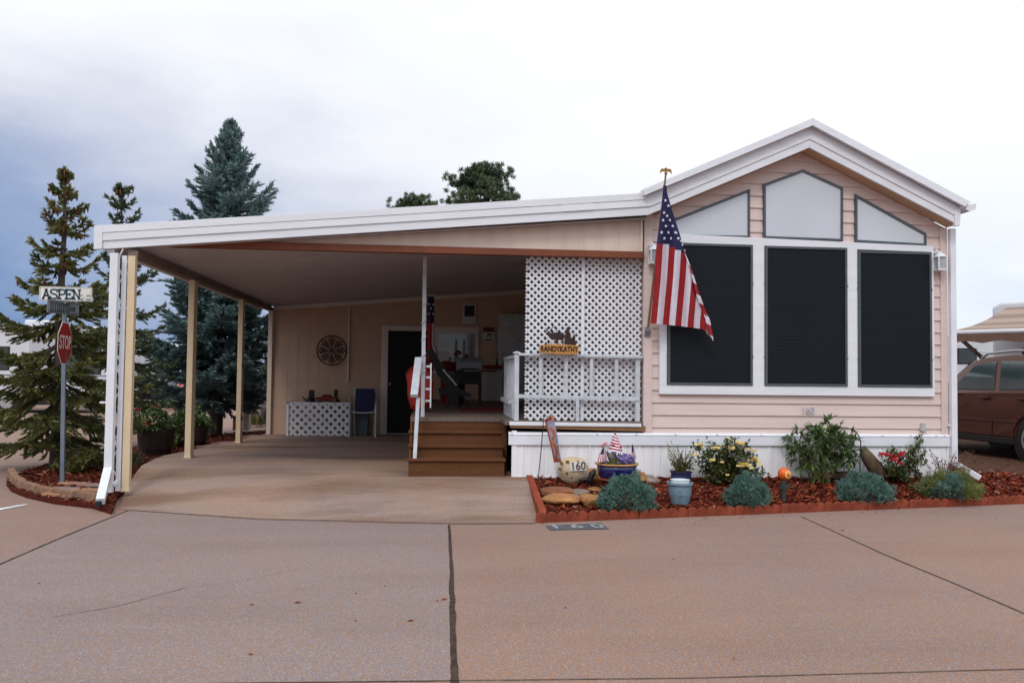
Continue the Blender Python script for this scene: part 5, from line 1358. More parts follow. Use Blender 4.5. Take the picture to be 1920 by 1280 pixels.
# hanging porch flag
yfl = 13.6; t0_ = PY(808, 556, yfl); t = thing('porch_flag', 'limp stars and stripes flag hanging in the dark porch by the post', 'flag', (t0_.x, yfl, PY(808, 700, yfl).z), None)
b = MB(); n = 14
def pf(u, v): 
    px = lerp(lerp(802, 800, v), lerp(814, 822 if v > .7 else 815, v), u); return PY(px, lerp(556, 696, v), yfl)+Vector((0, .03*math.sin(u*9+v*2), 0))
for i in range(8):
    for j in range(n):
        v0 = j/n; mi = 2 if v0 < .32 else (1 if i in (5, 6) else 0)
        b.quad(pf(i/8, (j+1)/n), pf((i+1)/8, (j+1)/n), pf((i+1)/8, v0), pf(i/8, v0), mi)
b.build('cloth', ['flagred', 'flagwhite', 'flagblue'], t, fixn=False)
b = MB(); b.tube([PY(799, 552, yfl), PY(816, 553, yfl)], .01, 6); b.build('pole', 'greywhite', t)
b = MB()
for px, py in ((804, 588), (812, 588), (808, 578), (804, 570), (812, 571)): star(b, PY(px, py, yfl-.04), (1, 0, 0), (0, 0, 1), .022)
b.build('stars', 'flagwhite', t)
# folded recliner
yre = 12.6
t = thing('folding_recliner', 'dark folded recliner leaning back on the porch deck', 'recliner', tuple(PY(850, 775, yre)))
b = MB(); b.prism([PY(x_, y_, yre) for x_, y_ in ((799, 656), (812, 654), (822, 672), (842, 700), (858, 728), (846, 732), (822, 705))], (0, .5, 0)); b.build('backrest', 'charcoal', t, bevel=.01)
b = MB(); b.prism([PY(x_, y_, yre) for x_, y_ in ((822, 728), (858, 726), (884, 738), (882, 746), (850, 738), (824, 740))], (0, .5, 0)); b.build('seat', 'charcoal', t, bevel=.01)
b = MB(); b.bar(PY(830, 692, yre-.01), PY(856, 722, yre-.01), .02, .02); b.build('trim_strip', 'paper', t)
for pth in (((846, 738), (832, 772)), ((838, 740), (872, 773)), ((868, 742), (890, 776))):
    b = MB(); b.tube([PY(*pth[0], yre), PY(pth[1][0], pth[1][1], yre)], .012, 6); b.build('leg', 'black', t)
# covered grill
yg = 13.4; p, q = PY(856, 700, yg), PY(905, 700, yg); zt_ = PY(880, 670, yg).z; zm = PY(880, 694, yg).z; zl = PY(880, 720, yg).z
t = thing('barbecue_grill', 'grey lidded barbecue grill with black legs on the porch', 'grill', ((p.x+q.x)/2, yg, DZ))
b = MB(); pr_ = [(0, zm), (0, zt_-.06), (.05, zt_), (.34, zt_), (.42, zt_-.08), (.42, zm)]
b.prism([(p.x, yg+a_, z_) for a_, z_ in pr_], (q.x-p.x, 0, 0)); b.build('lid', 'grey', t, bevel=.02)
b = MB(); b.box(p.x+.02, q.x-.02, yg+.02, yg+.42, zl, zm-.012); b.build('firebox', 'charcoal', t, bevel=.015)
b = MB(); b.tube([(p.x+.08, yg-.04, zm+.02), (q.x-.08, yg-.04, zm+.02)], .012, 6); b.build('handle', 'black', t)
for x_ in (p.x+.03, q.x-.03):
    for y_ in (yg+.05, yg+.4):
        b = MB(); b.tube([(x_, y_, zl), (x_, y_, DZ)], .014, 6); b.build('leg', 'black', t)
b = MB(); b.box(q.x+.0, q.x+.22, yg+.05, yg+.38, zm-.02, zm+.005); b.build('side_shelf', 'charcoal', t)
# potted red flowers behind grill
c = PY(858, 662, 14.2); t = thing('red_flower_pot', 'dark pot with a few red blooms standing behind the grill lid', 'flower pot', (c.x, 14.2, DZ))
b = MB(); b.lathe((c.x, 14.2, DZ), [(.11, 0), (.14, .35), (.16, .55), (.13, .55)], 14); b.build('pot_wall', 'black', t)
b = MB(); rr = random.Random(2)
for px, py in ((858, 659), (862, 661), (874, 667), (855, 664)):
    q = PY(px, py, 14.2); b.blob(q, (.035, .03, .03), px, .4, 2)
b.build('blooms', 'darkred', t)
b = MB()
for px, py in ((858, 659), (862, 661), (874, 667), (855, 664)): b.tube([PY(px, py, 14.2), (c.x, 14.2, DZ+.5)], .006, 5)
b.build('stems', 'rosegreen', t)
# red cushion roll, wall shelf, candle, pictures, cabinet, rug
c = PY(838, 685, 14.6); b = MB(); b.blob(c+Vector((.0, 0, -.02)), (.16, .2, .1), 3, .15, 3); b.blob(c+Vector((.18, .1, -.03)), (.12, .15, .09), 5, .15, 3); b.box(c.x-.1, c.x+.2, 14.5, 14.75, DZ, c.z-.06)
tag(b.build('cushion_stack', 'darkred', loc=c, smooth=False), 'dark red cushions piled on a bench under the back window', 'cushions')
c = PY(922, 687, 16.4); t = thing('wall_shelf', 'dark red side table with white lattice front near the cabinet', 'side table', (c.x, 16.4, DZ))
p, q = PY(906, 687, 16.4), PY(941, 687, 16.4); b = MB(); b.box(p.x, q.x, 16.2, 16.6, p.z-.05, p.z+.03); b.build('top', 'darkred', t, bevel=.01)
b = MB(); lattice(b, (p.x+.03, 16.45, DZ), (1, 0, 0), (0, 0, 1), q.x-p.x-.06, p.z-.06-DZ, .09, .03, .006); b.build('lattice_front', 'greywhite', t)
for x_ in (p.x+.02, q.x-.02):
    b = MB(); b.box(x_-.02, x_+.02, 16.3, 16.34, DZ, p.z-.05); b.build('leg', 'greywhite', t)
zt_ = p.z+.03
c = PY(932, 680, 16.4); b = MB(); b.lathe((c.x, 16.4, zt_), [(.04, 0), (.02, .03), (.016, .12), (.03, .13)], 10, 1); b.lathe((c.x, 16.4, zt_+.13), [(.022, 0), (.022, .12), (.004, .135)], 10, 0)
tag(b.build('candle', ['potrim', 'black'], loc=(c.x, 16.4, zt_)), 'amber candle on a dark holder on the red side table', 'candle')
def wall_panel(px0, py0, px1, py1, name, label, cat, parts):
    P = [rearp(px0, py1), rearp(px1, py1), rearp(px1, py0), rearp(px0, py0)]; c = sum(P, Vector())/4
    t = thing(name, label, cat, tuple(c))
    b = MB(); b.prism([p+Vector((0, 0, 0)) for p in P], (0, .03, 0)); b.build(parts[0], parts[1], t, bevel=.006)
    return t
t = wall_panel(867, 569, 893, 607, 'framed_picture', 'white framed dark picture above the back window', 'picture', ('frame', 'paper'))
P = [rearp(871, 593), rearp(889.5, 593), rearp(889.5, 573), rearp(871, 573)]; b = MB(); b.prism([p+Vector((0, -.006, 0)) for p in P], (0, .006, 0)); b.build('image', 'charcoal', t)
t = wall_panel(905, 613, 927, 640, 'wall_sign', 'small red and white number sign right of the back window', 'sign', ('board', 'paper'))
P = [rearp(905.5, 622), rearp(926.5, 622), rearp(926.5, 613.5), rearp(905.5, 613.5)]; b = MB(); b.prism([p+Vector((0, -.006, 0)) for p in P], (0, .006, 0)); b.build('red_band', 'darkred', t)
b = MB(); b.text('79', rearp(917, 629)+Vector((0, -.008, 0)), (1, 0, 0), (0, 0, 1), .11, .003, bold=.003); b.box(rearp(908, 637).x, rearp(924, 637).x, YR-.036, YR-.033, rearp(916, 638).z, rearp(916, 636).z); b.build('lettering', 'charcoal', t)
p, q = PY(938, 588, 16.6), PY(990, 588, 16.6)
t = thing('storage_cabinet', 'tall plain grey white cabinet in the dark back of the porch', 'cabinet', ((p.x+q.x)/2, 16.7, DZ))
b = MB(); b.box(p.x, q.x+.2, 16.6, 17.15, DZ, p.z); b.build('carcass', 'greywhite', t, bevel=.01)
b = MB(); b.box(p.x+.02, (p.x+q.x+.2)/2-.004, 16.58, 16.6, DZ+.05, p.z-.04); b.box((p.x+q.x+.2)/2+.004, q.x+.18, 16.58, 16.6, DZ+.05, p.z-.04); b.build('doors', 'greywhite', t)
b = MB(); c = PY(920, 776, 12.0); b.box(.45, 1.15, 11.6, 12.8, DZ+.002, DZ+.014); tag(b.build('rug', 'darkred', loc=(.8, 12.2, DZ)), 'dark red rug on the porch deck behind the steps', 'rug')
# ================================================================ conifers
def needle_twig(b, p, d, l, rr, nn, nl, nw, mi=0):
    """a bottle brush of needle tufts along a twig"""
    d = d.normalized(); s1 = d.orthogonal().normalized(); s2 = d.cross(s1)
    for k in range(nn):
        t = rr.uniform(0, 1); a_ = rr.uniform(0, 6.283); rad = s1*math.cos(a_)+s2*math.sin(a_)
        base = p+d*(l*t); tip = base+d*(nl*rr.uniform(.6, 1.0))+rad*(nl*rr.uniform(.35, .7)*(1.1-.5*t))
        sd = rad.cross(d)*(nw*.5)
        b.add([base-sd, base+sd, tip+sd*.35, tip-sd*.35], [(0, 1, 2, 3)], mi)
def spruce(label, base, height, rad, nbr, seed, leaf, group, low=.06, upsweep=.2, droop=.25, tw=(9, 8), nl=.07, nw=.022, cones=0, tr=.07, lean=(0, 0), gap=0.0, name='spruce_tree', dens=1.0, top=.0, whorl=0):
    rr = random.Random(seed); base = Vector(base)
    t = thing(name, label, 'tree', tuple(base), group)
    ax = lambda h: base+Vector((lean[0]*h/height, lean[1]*h/height, h))
    b = MB(); b.tube([ax(height*k/10)+Vector((rr.uniform(-1, 1), rr.uniform(-1, 1), 0))*.012 for k in range(11)], [tr*(1-k/10)**.85+.006 for k in range(11)], 8)
    crown = MB(); cone = []; proto = None
    for i in range(nbr):
        f = low+(1-low)*((i+rr.random())/nbr)**.92
        if whorl:
            nw_ = nbr//whorl; f = low+(1-low)*((i//whorl+rr.uniform(.30, .70))/nw_)**.92
        h = height*f
        if rr.random() < gap: continue
        r = interp(rad, f)*rr.choice((.62, .8, .9, 1.0, 1.1, 1.22))*rr.uniform(.93, 1.07)
        a_ = i*2.39996+rr.uniform(-.4, .4)
        out = Vector((math.cos(a_), math.sin(a_), 0))
        slope = lerp(-droop, upsweep+.55*f, f)+rr.uniform(-.12, .12)
        pts = []
        for k in range(6):
            s = k/5
            pts.append(ax(h)+out*(r*s)+Vector((0, 0, r*(slope*s-droop*.55*math.sin(s*math.pi*.75)+.22*s*s))))
        b.tube(pts, [max(.004, tr*.26*(1-f)*(1-k/6)+.004) for k in range(6)], 5)
        nt_ = max(3, int(tw[0]*r/.8*dens))
        for k in range(nt_):
            s = .12+.88*(k+rr.random()*.6)/nt_
            j = min(4, int(s*5)); p = pts[j].lerp(pts[j+1], s*5-j); dirb = (pts[j+1]-pts[j]).normalized()
            side = dirb.cross(Vector((0, 0, 1))).normalized()
            for sg_ in (-1, 1):
                l = r*(.36*(1-s)+.16)*rr.uniform(.7, 1.2)
                d = (dirb*.75+side*sg_*rr.uniform(.5, .95)+Vector((0, 0, rr.uniform(-.45, .12)))).normalized()
                needle_twig(crown, p, d, l, rr, int(tw[1]*max(.7, l/.16)), nl, nw)
        needle_twig(crown, pts[4], pts[5]-pts[4], (pts[5]-pts[4]).length*1.1, rr, tw[1]+4, nl, nw)
        if cones and f > .55 and rr.random() < cones*(f-.35)*2:
            for _ in range(rr.randint(1, 4)):
                p = pts[rr.randint(2, 5)]+Vector((rr.uniform(-.04, .04), rr.uniform(-.04, .04), -.01)); cone.append(p)
    # leader with short upright shoots
    for k in range(int(10+6*top)):
        f = .965-.11*rr.random()**1.2; p = ax(height*f); a_ = rr.uniform(0, 6.28)
        d = Vector((math.cos(a_)*.6, math.sin(a_)*.6, rr.uniform(.5, 1.1)))
        needle_twig(crown, p, d, interp(rad, f)*.55+.02, rr, tw[1], nl*.8, nw)
    needle_twig(crown, ax(height*.91), Vector((0, 0, 1)), height*.08, rr, 30, nl*.55, nw*.8)
    b.build('trunk', 'bark', t, fixn=False); crown.build('crown', leaf, t, fixn=False)
    for p in cone:
        if proto is None:
            m_ = MB(); L_ = .085; m_.tube([(0, 0, 0), (0, 0, -L_*.4), (0, 0, -L_)], [.007, .016, .005], 6); proto = m_.build('cone', 'cone', t, fixn=False); proto.location = Vector((0, 0, 0))
            for v in proto.data.vertices: v.co += world_loc(t)
            o = proto
        else: o = proto.copy(); COL.objects.link(o)
        o.location = p-world_loc(t); s_ = rr.uniform(.7, 1.15); o.scale = (s_, s_, s_)
    return t
b0 = PZ(105, 874, .06)
hA = PY(108, 312, b0.y).z-.06
spruce('green spruce hung with brown cones rising right behind the stop sign', (b0.x, b0.y, .04), hA, [(0, .85), (.08, 1.0), (.30, .95), (.42, .86), (.52, .70), (.60, .55), (.68, .34), (.78, .42), (.86, .20), (.92, .16), (.96, .07), (1, .03)], 84, 11, 'spruce', 'spruces on the tree island', low=.10, upsweep=.05, droop=.40, tw=(12, 17), nl=.068, nw=.028, cones=.9, tr=.085, dens=1.1, whorl=6)
b1 = PZ(243, 803, .08); b1 = Vector((PY(236, 700, 15.6).x, 15.6, .08))
hB = PY(222, 347, 15.6).z-.08
spruce('thin sparse spruce with a narrow tip behind the front carport post', b1, hB, [(0, .75), (.35, .72), (.5, .55), (.62, .42), (.72, .36), (.80, .18), (.88, .26), (.95, .15), (1, .05)], 84, 12, 'spruce2', 'spruces on the tree island', low=.14, upsweep=.15, droop=.30, tw=(10, 14), nl=.08, nw=.030, cones=.25, tr=.075, lean=(-.16, 0), whorl=6)
b2 = PZ(404, 812, .08); hC = PY(418, 232, b2.y).z-.08
spruce('big dense blue spruce standing between the carport posts', (b2.x, b2.y, .06), hC, [(0, 1.0), (.1, 1.18), (.25, 1.15), (.4, 1.03), (.55, .90), (.68, .76), (.78, .54), (.88, .33), (.95, .15), (1, .04)], 190, 13, 'bluespruce', 'spruces on the tree island', low=.09, upsweep=.55, droop=.16, tw=(12, 15), nl=.11, nw=.036, tr=.14, top=1.0, lean=(.15, 0))

def pine(label, cpx, top_py, y, crown_w, crown_h, seed, name='pine_tree'):
    rr = random.Random(seed); tp = PY(cpx, top_py, y); base = Vector((tp.x, y, 0)); H_ = tp.z
    t = thing(name, label, 'tree', tuple(base), 'tall pines behind the carport roof')
    b = MB(); b.tube([base+Vector((.1*math.sin(k), 0, H_*.97*k/8)) for k in range(9)], [.28*(1-k/9)+.03 for k in range(9)], 8)
    cr_ = MB(); n = 90
    for i in range(n):
        f = rr.random(); zc = H_-crown_h*(f*.96+.02); w = crown_w*.5*math.sin(math.pi*min(.56, .16+f*.5))*math.sqrt(rr.uniform(.02, 1.0))
        a_ = i*2.4+rr.uniform(-.3, .3); p = Vector((base.x+w*math.cos(a_), y+w*math.sin(a_), zc))
        b.tube([Vector((base.x, y, zc-.5*w)), p.lerp(Vector((base.x, y, zc-.4*w)), .45), p], [.07, .05, .02], 5)
        for k in range(7):
            q = p+Vector((rr.gauss(0, .34), rr.gauss(0, .34), rr.gauss(0, .15)))
            for m_ in range(80):
                d = Vector((rr.gauss(0, 1), rr.gauss(0, 1), rr.gauss(.25, .8))).normalized(); s_ = d.orthogonal().normalized()*.034; o_ = d*rr.uniform(0, .16); q_ = q+o_; L_ = rr.uniform(.06, .13)
                cr_.add([q_-s_, q_+s_, q_+d*L_], [(0, 1, 2)])
    for k in range(5):
        q = Vector((base.x+rr.gauss(0, .3), y+rr.gauss(0, .3), H_-rr.uniform(.2, .8)))
        for m_ in range(40):
            d = Vector((rr.gauss(0, 1), rr.gauss(0, 1), rr.gauss(.3, .8))).normalized(); s_ = d.orthogonal().normalized()*.035
            cr_.add([q-s_, q+s_, q+d*rr.uniform(.14, .24)], [(0, 1, 2)])
    b.build('trunk', 'bark', t, fixn=False); cr_.build('crown', 'pine', t, fixn=False)
pine('tall rounded pine rising above the middle of the white carport roof', 910, 312, 46, 3.8, 3.3, 5)
pine('lower pine whose top just clears the roof left of the tall pine', 776, 369, 58, 3.0, 3.2, 9)
# bushy trees and conifers beyond the street
def far_tree(label, px, py_t, y, w, seed, mt='farleaf', grp='trees beyond the street'):
    rr = random.Random(seed); tp = PY(px, py_t, y); base = Vector((tp.x, y, 0)); H_ = tp.z
    t = thing('far_tree', label, 'tree', tuple(base), grp)
    b = MB(); b.tube([base, base+Vector((.1, 0, H_*.6)), base+Vector((0, 0, H_*.9))], [.16, .11, .03], 7)
    for k in range(7):
        a_ = k*2.4; b.tube([base+Vector((0, 0, H_*(.25+.08*k))), base+Vector((math.cos(a_)*w*.3, math.sin(a_)*w*.3, H_*(.38+.07*k)))], [.05, .015], 5)
    b.build('trunk', 'bark', t, fixn=False)
    c_ = MB()
    for i in range(60):
        f = rr.random()**.8; r_ = w*.5*math.sin(math.pi*(.12+.80*(1-f)))*math.sqrt(rr.random()); a_ = rr.uniform(0, 6.28)
        q = base+Vector((r_*math.cos(a_), r_*math.sin(a_), H_*(.16+.8*f)))
        for m_ in range(26):
            d = Vector((rr.gauss(0, 1), rr.gauss(0, 1), rr.gauss(.2, .8))).normalized(); s_ = d.orthogonal().normalized()*.06; o_ = q+Vector((rr.gauss(0, .28), rr.gauss(0, .28), rr.gauss(0, .22)))
            c_.add([o_-s_, o_+s_, o_+d*rr.uniform(.16, .32)], [(0, 1, 2)])
    c_.build('crown', mt, t, fixn=False)
far_tree('dark bushy tree far off just left of the back carport corner post', 497, 642, 62, 4.5, 31)
far_tree('far bushy tree seen between the second and third carport posts', 395, 655, 58, 6.0, 32)
far_tree('far dark tree seen between the first and second carport posts', 300, 652, 60, 6.5, 33)
far_tree('far bushy tree seen between the stop sign and the carport downspout', 172, 648, 64, 7.0, 34)
far_tree('far bushy tree at the left edge behind the white trailer', 25, 640, 66, 7.5, 35)

# ================================================================ garden plants
def juniper(label, px, py_b, w_px, h_px, seed, leaf='juniper', n=3000, extra=None):
    rr = random.Random(seed); c = GB(px, py_b); s = c.y/F; rx_, rz2 = w_px*s/2, h_px*s
    cy_ = c.y+rx_*.62; zg = bed_z(c.x, cy_)
    t = thing('juniper_shrub', label, 'shrub', (c.x, cy_, zg), 'round junipers in the flower bed')
    b = MB()
    for k in range(14):
        a_ = k*2.4; b.tube([(c.x, cy_, zg), (c.x+rx_*.5*math.cos(a_), cy_+rx_*.45*math.sin(a_), zg+rz2*.45)], [.010, .004], 5)
    b.build('stems', 'twig', t, fixn=False)
    b = MB()
    for i in range(n):
        zz_ = rr.random()**.85; a_ = rr.uniform(0, 6.283); u = Vector((math.cos(a_)*math.sqrt(1-zz_*zz_), math.sin(a_)*math.sqrt(1-zz_*zz_), zz_))
        lump = 1+.26*mnoise.noise(u*2.6+Vector((seed, 0, 0)))+.20*mnoise.noise(u*6+Vector((0, seed, 0)))
        k = lump*rr.uniform(.70, .96); bx_ = 1+.16*math.sin(math.pi*zz_)
        p = Vector((c.x+u.x*rx_*k*bx_, cy_+u.y*rx_*.82*k*bx_, zg+.01+u.z*rz2*.95*k))
        d = (u*.8+Vector((rr.gauss(0, .5), rr.gauss(0, .5), rr.uniform(-.1, .45)))).normalized(); l = rr.uniform(.022, .045)
        s1 = d.orthogonal().normalized(); s2 = d.cross(s1)
        mi = 0
        if extra and mnoise.noise(p*4+Vector((2, seed, 1))) > -.08: mi = 1
        a0_ = rr.uniform(0, 6.28)
        for m_ in range(3):
            a_ = a0_+m_*2.1; e_ = (s1*math.cos(a_)+s2*math.sin(a_))
            b.add([p-e_*.0042, p+e_*.0042, p+d*l+e_*.011], [(0, 1, 2)], mi)
    b.build('foliage', [leaf, extra or leaf], t, fixn=False)
juniper('largest blue green juniper mound beside the tan rocks', 1182, 962, 104, 68, 1, n=3600)
juniper('blue green juniper mound in front of the yellow rose', 1410, 955, 82, 62, 2, n=2800)
juniper('low wide blue green juniper below the peony and stump', 1639, 948, 104, 56, 3, n=3200)
juniper('yellow tinged juniper at the right end of the bed beside the downspout', 1800, 944, 118, 56, 4, leaf='juniper', extra='juniper2', n=3600)

def leaf(b, p, d, up, l, w, mi=0, fold=.25):
    d = d.normalized(); s = d.cross(up)
    s = s.normalized() if s.length > 1e-4 else d.orthogonal().normalized()
    n_ = s.cross(d)
    b.add([p, p+d*l*.45+s*w*.5+n_*w*fold, p+d*l-n_*l*.12, p+d*l*.45-s*w*.5+n_*w*fold, p+d*l*.5], [(0, 4, 1), (1, 4, 2), (0, 3, 4), (3, 2, 4)], mi)
def rvec(rr, z=0): return Vector((rr.gauss(0, 1), rr.gauss(0, 1), rr.gauss(z, 1))).normalized()
def bloom(b, p, r_, rr, n=11, mi=0):
    for k in range(n):
        a_ = k*2.4; t = k/n; d = Vector((math.cos(a_)*t, math.sin(a_)*t-.35, .75-.35*t)).normalized(); e_ = d.orthogonal().normalized(); f_ = d.cross(e_)
        q = p+Vector((math.cos(a_), math.sin(a_)*.8, .15))*r_*t*.75; w = r_*.55
        b.add([q-e_*w, q+f_*w*.9, q+e_*w, q-f_*w*.9, q+d*w*.45*(.4+t)], [(0, 1, 4), (1, 2, 4), (2, 3, 4), (3, 0, 4)], mi)
def rose(label, px, py_b, canes, blooms, flower, seed, leafmat, nleaf, spread, name='rose_bush', back=.0, flname='flowers', ll=.042):
    rr = random.Random(seed); c = GB(px, py_b); c = Vector((c.x, min(c.y+back, 9.38), 0)); c.z = bed_z(c.x, c.y); s = c.y/F
    t = thing(name, label, 'shrub', tuple(c))
    st = MB(); fo = MB(); tips = []
    for (tx, ty) in canes:
        tip = PY(tx, ty, c.y+rr.uniform(-.28, .05)); tip.y = min(tip.y, 9.42)
        mid = c.lerp(tip, .5)+Vector((rr.uniform(-.03, .03), rr.uniform(-.05, .02), .05))
        pts = [c+Vector((rr.uniform(-.04, .04), rr.uniform(-.03, .03), 0)), c.lerp(mid, .5)+Vector((0, 0, .02)), mid, mid.lerp(tip, .5)+Vector((0, 0, .015)), tip]
        st.tube(pts, [.008, .007, .005, .004, .002], 5); tips.append(pts)
        for k in range(nleaf):
            f = rr.uniform(.22, 1.0)**.8; j = min(3, int(f*4)); p = pts[j].lerp(pts[j+1], f*4-j)
            d = rvec(rr, .2); q = p+d*rr.uniform(.01, spread)*(1.15-.5*f); q.y = min(q.y, 9.46); q.z = max(q.z, c.z+.02)
            for m_ in range(3):
                leaf(fo, q+rvec(rr)*.014, (rvec(rr, .1)+d*.6), Vector((0, 0, 1)), ll*rr.uniform(.7, 1.15), ll*.62)
    st.build('stems', 'stem' if name != 'rose_bush' else 'twig', t, fixn=False); fo.build('foliage', leafmat, t, fixn=False)
    for bx, by, br in blooms:
        fl = MB(); yb_f = c.y-.22+rr.uniform(-.05, .05); bloom(fl, PY(bx, by, yb_f), br*s*.92, rr); fl.build('flower', flower, t, fixn=False)
    return t
rose('bushy yellow rose in bloom against the white skirting', 1362, 908, [(1303, 835), (1318, 850), (1328, 826), (1342, 838), (1355, 845), (1365, 828), (1379, 824), (1388, 838), (1401, 832), (1410, 848), (1418, 862), (1428, 880), (1434, 890), (1308, 862), (1318, 882), (1335, 870), (1350, 880), (1372, 868), (1390, 880), (1405, 890), (1322, 895), (1345, 898), (1380, 898), (1360, 858)],
     [(1312, 832, 7), (1317, 838, 6), (1340, 840, 9), (1346, 840, 7), (1358, 846, 7), (1366, 823, 6), (1372, 840, 9), (1384, 829, 7), (1391, 831, 8), (1401, 842, 7), (1415, 845, 6), (1404, 860, 9), (1414, 860, 9), (1420, 865, 9), (1386, 867, 6), (1396, 870, 10), (1404, 872, 9), (1391, 873, 8), (1384, 873, 5), (1409, 877, 6), (1425, 871, 7), (1303, 852, 7), (1336, 862, 8), (1354, 866, 5), (1364, 890, 5), (1305, 834, 5), (1350, 836, 6)], 'yellow', 41, 'rosegreen', 52, .085)
rose('red rose with a spray of crimson blooms near the downspout', 1693, 910, [(1660, 843), (1675, 840), (1690, 850), (1706, 838), (1728, 818), (1724, 836), (1736, 850), (1735, 868), (1655, 862), (1650, 880), (1668, 878), (1690, 880), (1715, 880), (1725, 890), (1700, 895), (1672, 895), (1712, 860)],
     [(1653, 850, 7), (1660, 851, 8), (1668, 853, 8), (1676, 856, 8), (1682, 856, 8), (1690, 852, 8), (1694, 848, 6), (1672, 860, 8), (1680, 862, 7), (1650, 854, 5), (1686, 868, 6), (1690, 869, 5)], 'crimson', 42, 'rosegreen', 32, .07, back=.10)
# olive herb pot
t, c, rt, h = HERB
rr = random.Random(6); st = MB(); fo = MB()
for k in range(64):
    tx, ty = rr.uniform(1250, 1312), rr.uniform(838, 882)
    if k < 2: tx, ty = (1249, 1258)[k], 826
    tip = PY(tx, ty, c.y+rr.uniform(-.1, .03)); p0_ = Vector((c.x+rr.uniform(-.06, .06), c.y, c.z+h*.9)); mid = p0_.lerp(tip, .5)+Vector((0, 0, .03)); st.tube([p0_, mid, tip], [.003, .0025, .0015], 4)
    for j in range(22):
        f = rr.uniform(.25, 1); q = p0_.lerp(mid, f*2) if f < .5 else mid.lerp(tip, f*2-1)
        leaf(fo, q, rvec(rr, .6), Vector((0, 0, 1)), rr.uniform(.015, .03), .010)
st.build('stems', 'stem', t, fixn=False); fo.build('foliage', 'herb', t, fixn=False)
b = MB()
for tx, ty in ((1250, 852), (1256, 858), (1262, 856), (1252, 866), (1249, 834), (1258, 840)): bloom(b, PY(tx, ty, c.y-.06), .012, rr, 7)
b.build('yellow_flowers', 'yellow', t, fixn=False)
# tall peony in its hoop
rr = random.Random(44); c = GB(1538, 912); zc0 = c.z
t = thing('peony', 'tall leafy peony with yellow stems in the black hoop support', 'plant', tuple(c))
st = MB(); fo = MB()
tips = [(1480, 824), (1500, 815), (1516, 800), (1527, 806), (1541, 810), (1553, 792), (1559, 800), (1570, 796), (1575, 810), (1590, 816), (1600, 826), (1606, 838), (1490, 842), (1490, 858), (1510, 850), (1530, 835), (1550, 830), (1570, 838), (1588, 848), (1600, 856), (1590, 862), (1520, 856), (1545, 850), (1566, 856), (1505, 858), (1535, 822), (1580, 826), (1482, 848), (1600, 852), (1550, 846), (1562, 852)]
for tx, ty in tips:
    p0_ = Vector((c.x+rr.uniform(-.14, .12), c.y+rr.uniform(-.06, .08), zc0)); tip = PY(tx, ty, c.y+rr.uniform(-.18, .12)); tip.y = min(tip.y, 9.4)
    mid = Vector((lerp(p0_.x, tip.x, .55), lerp(p0_.y, tip.y, .5), lerp(p0_.z, tip.z, .7)))
    st.tube([p0_, mid, tip], [.007, .005, .003], 5)
    for k in range(10):
        f = rr.uniform(.62, 1.0); q = mid.lerp(tip, (f-.45)/.55); out = (tip-p0_).normalized()*.4+rvec(rr, .1)
        q2 = q+out.normalized()*rr.uniform(.02, .06)
        for m_ in range(4):
            d = out.normalized()+rvec(rr)*.55; leaf(fo, q2, d, Vector((0, 0, 1)), rr.uniform(.075, .125), .036, fold=.2)
st.build('stems', 'stem', t, fixn=False); fo.build('foliage', 'peony', t, fixn=False)
# dry twiggy shrub beside the downspout
rr = random.Random(45); c = GB(1778, 908); c.y = 9.35; c.z = bed_z(c.x, c.y)
t = thing('dry_shrub', 'bare red brown twiggy shrub in front of the downspout', 'shrub', tuple(c))
st = MB(); fo = MB()
for k in range(46):
    tx, ty = rr.uniform(1742, 1830), rr.uniform(842, 885); tip = PY(tx, ty, c.y+rr.uniform(-.2, .0)); mid = c.lerp(tip, .55)+Vector((rr.uniform(-.03, .03), 0, .02))
    st.tube([c+Vector((rr.uniform(-.07, .07), 0, 0)), mid, tip], [.004, .003, .0015], 4)
    for j in range(3):
        a_ = mid.lerp(tip, rr.random()); st.tube([a_, a_+rvec(rr, .5)*.06], [.002, .001], 4)
    if k % 2 == 0: fo.blob(tip, (.010, .010, .012), k, .3, 1)
st.build('twigs', 'twig', t, fixn=False); fo.build('buds', 'herb', t, fixn=False)

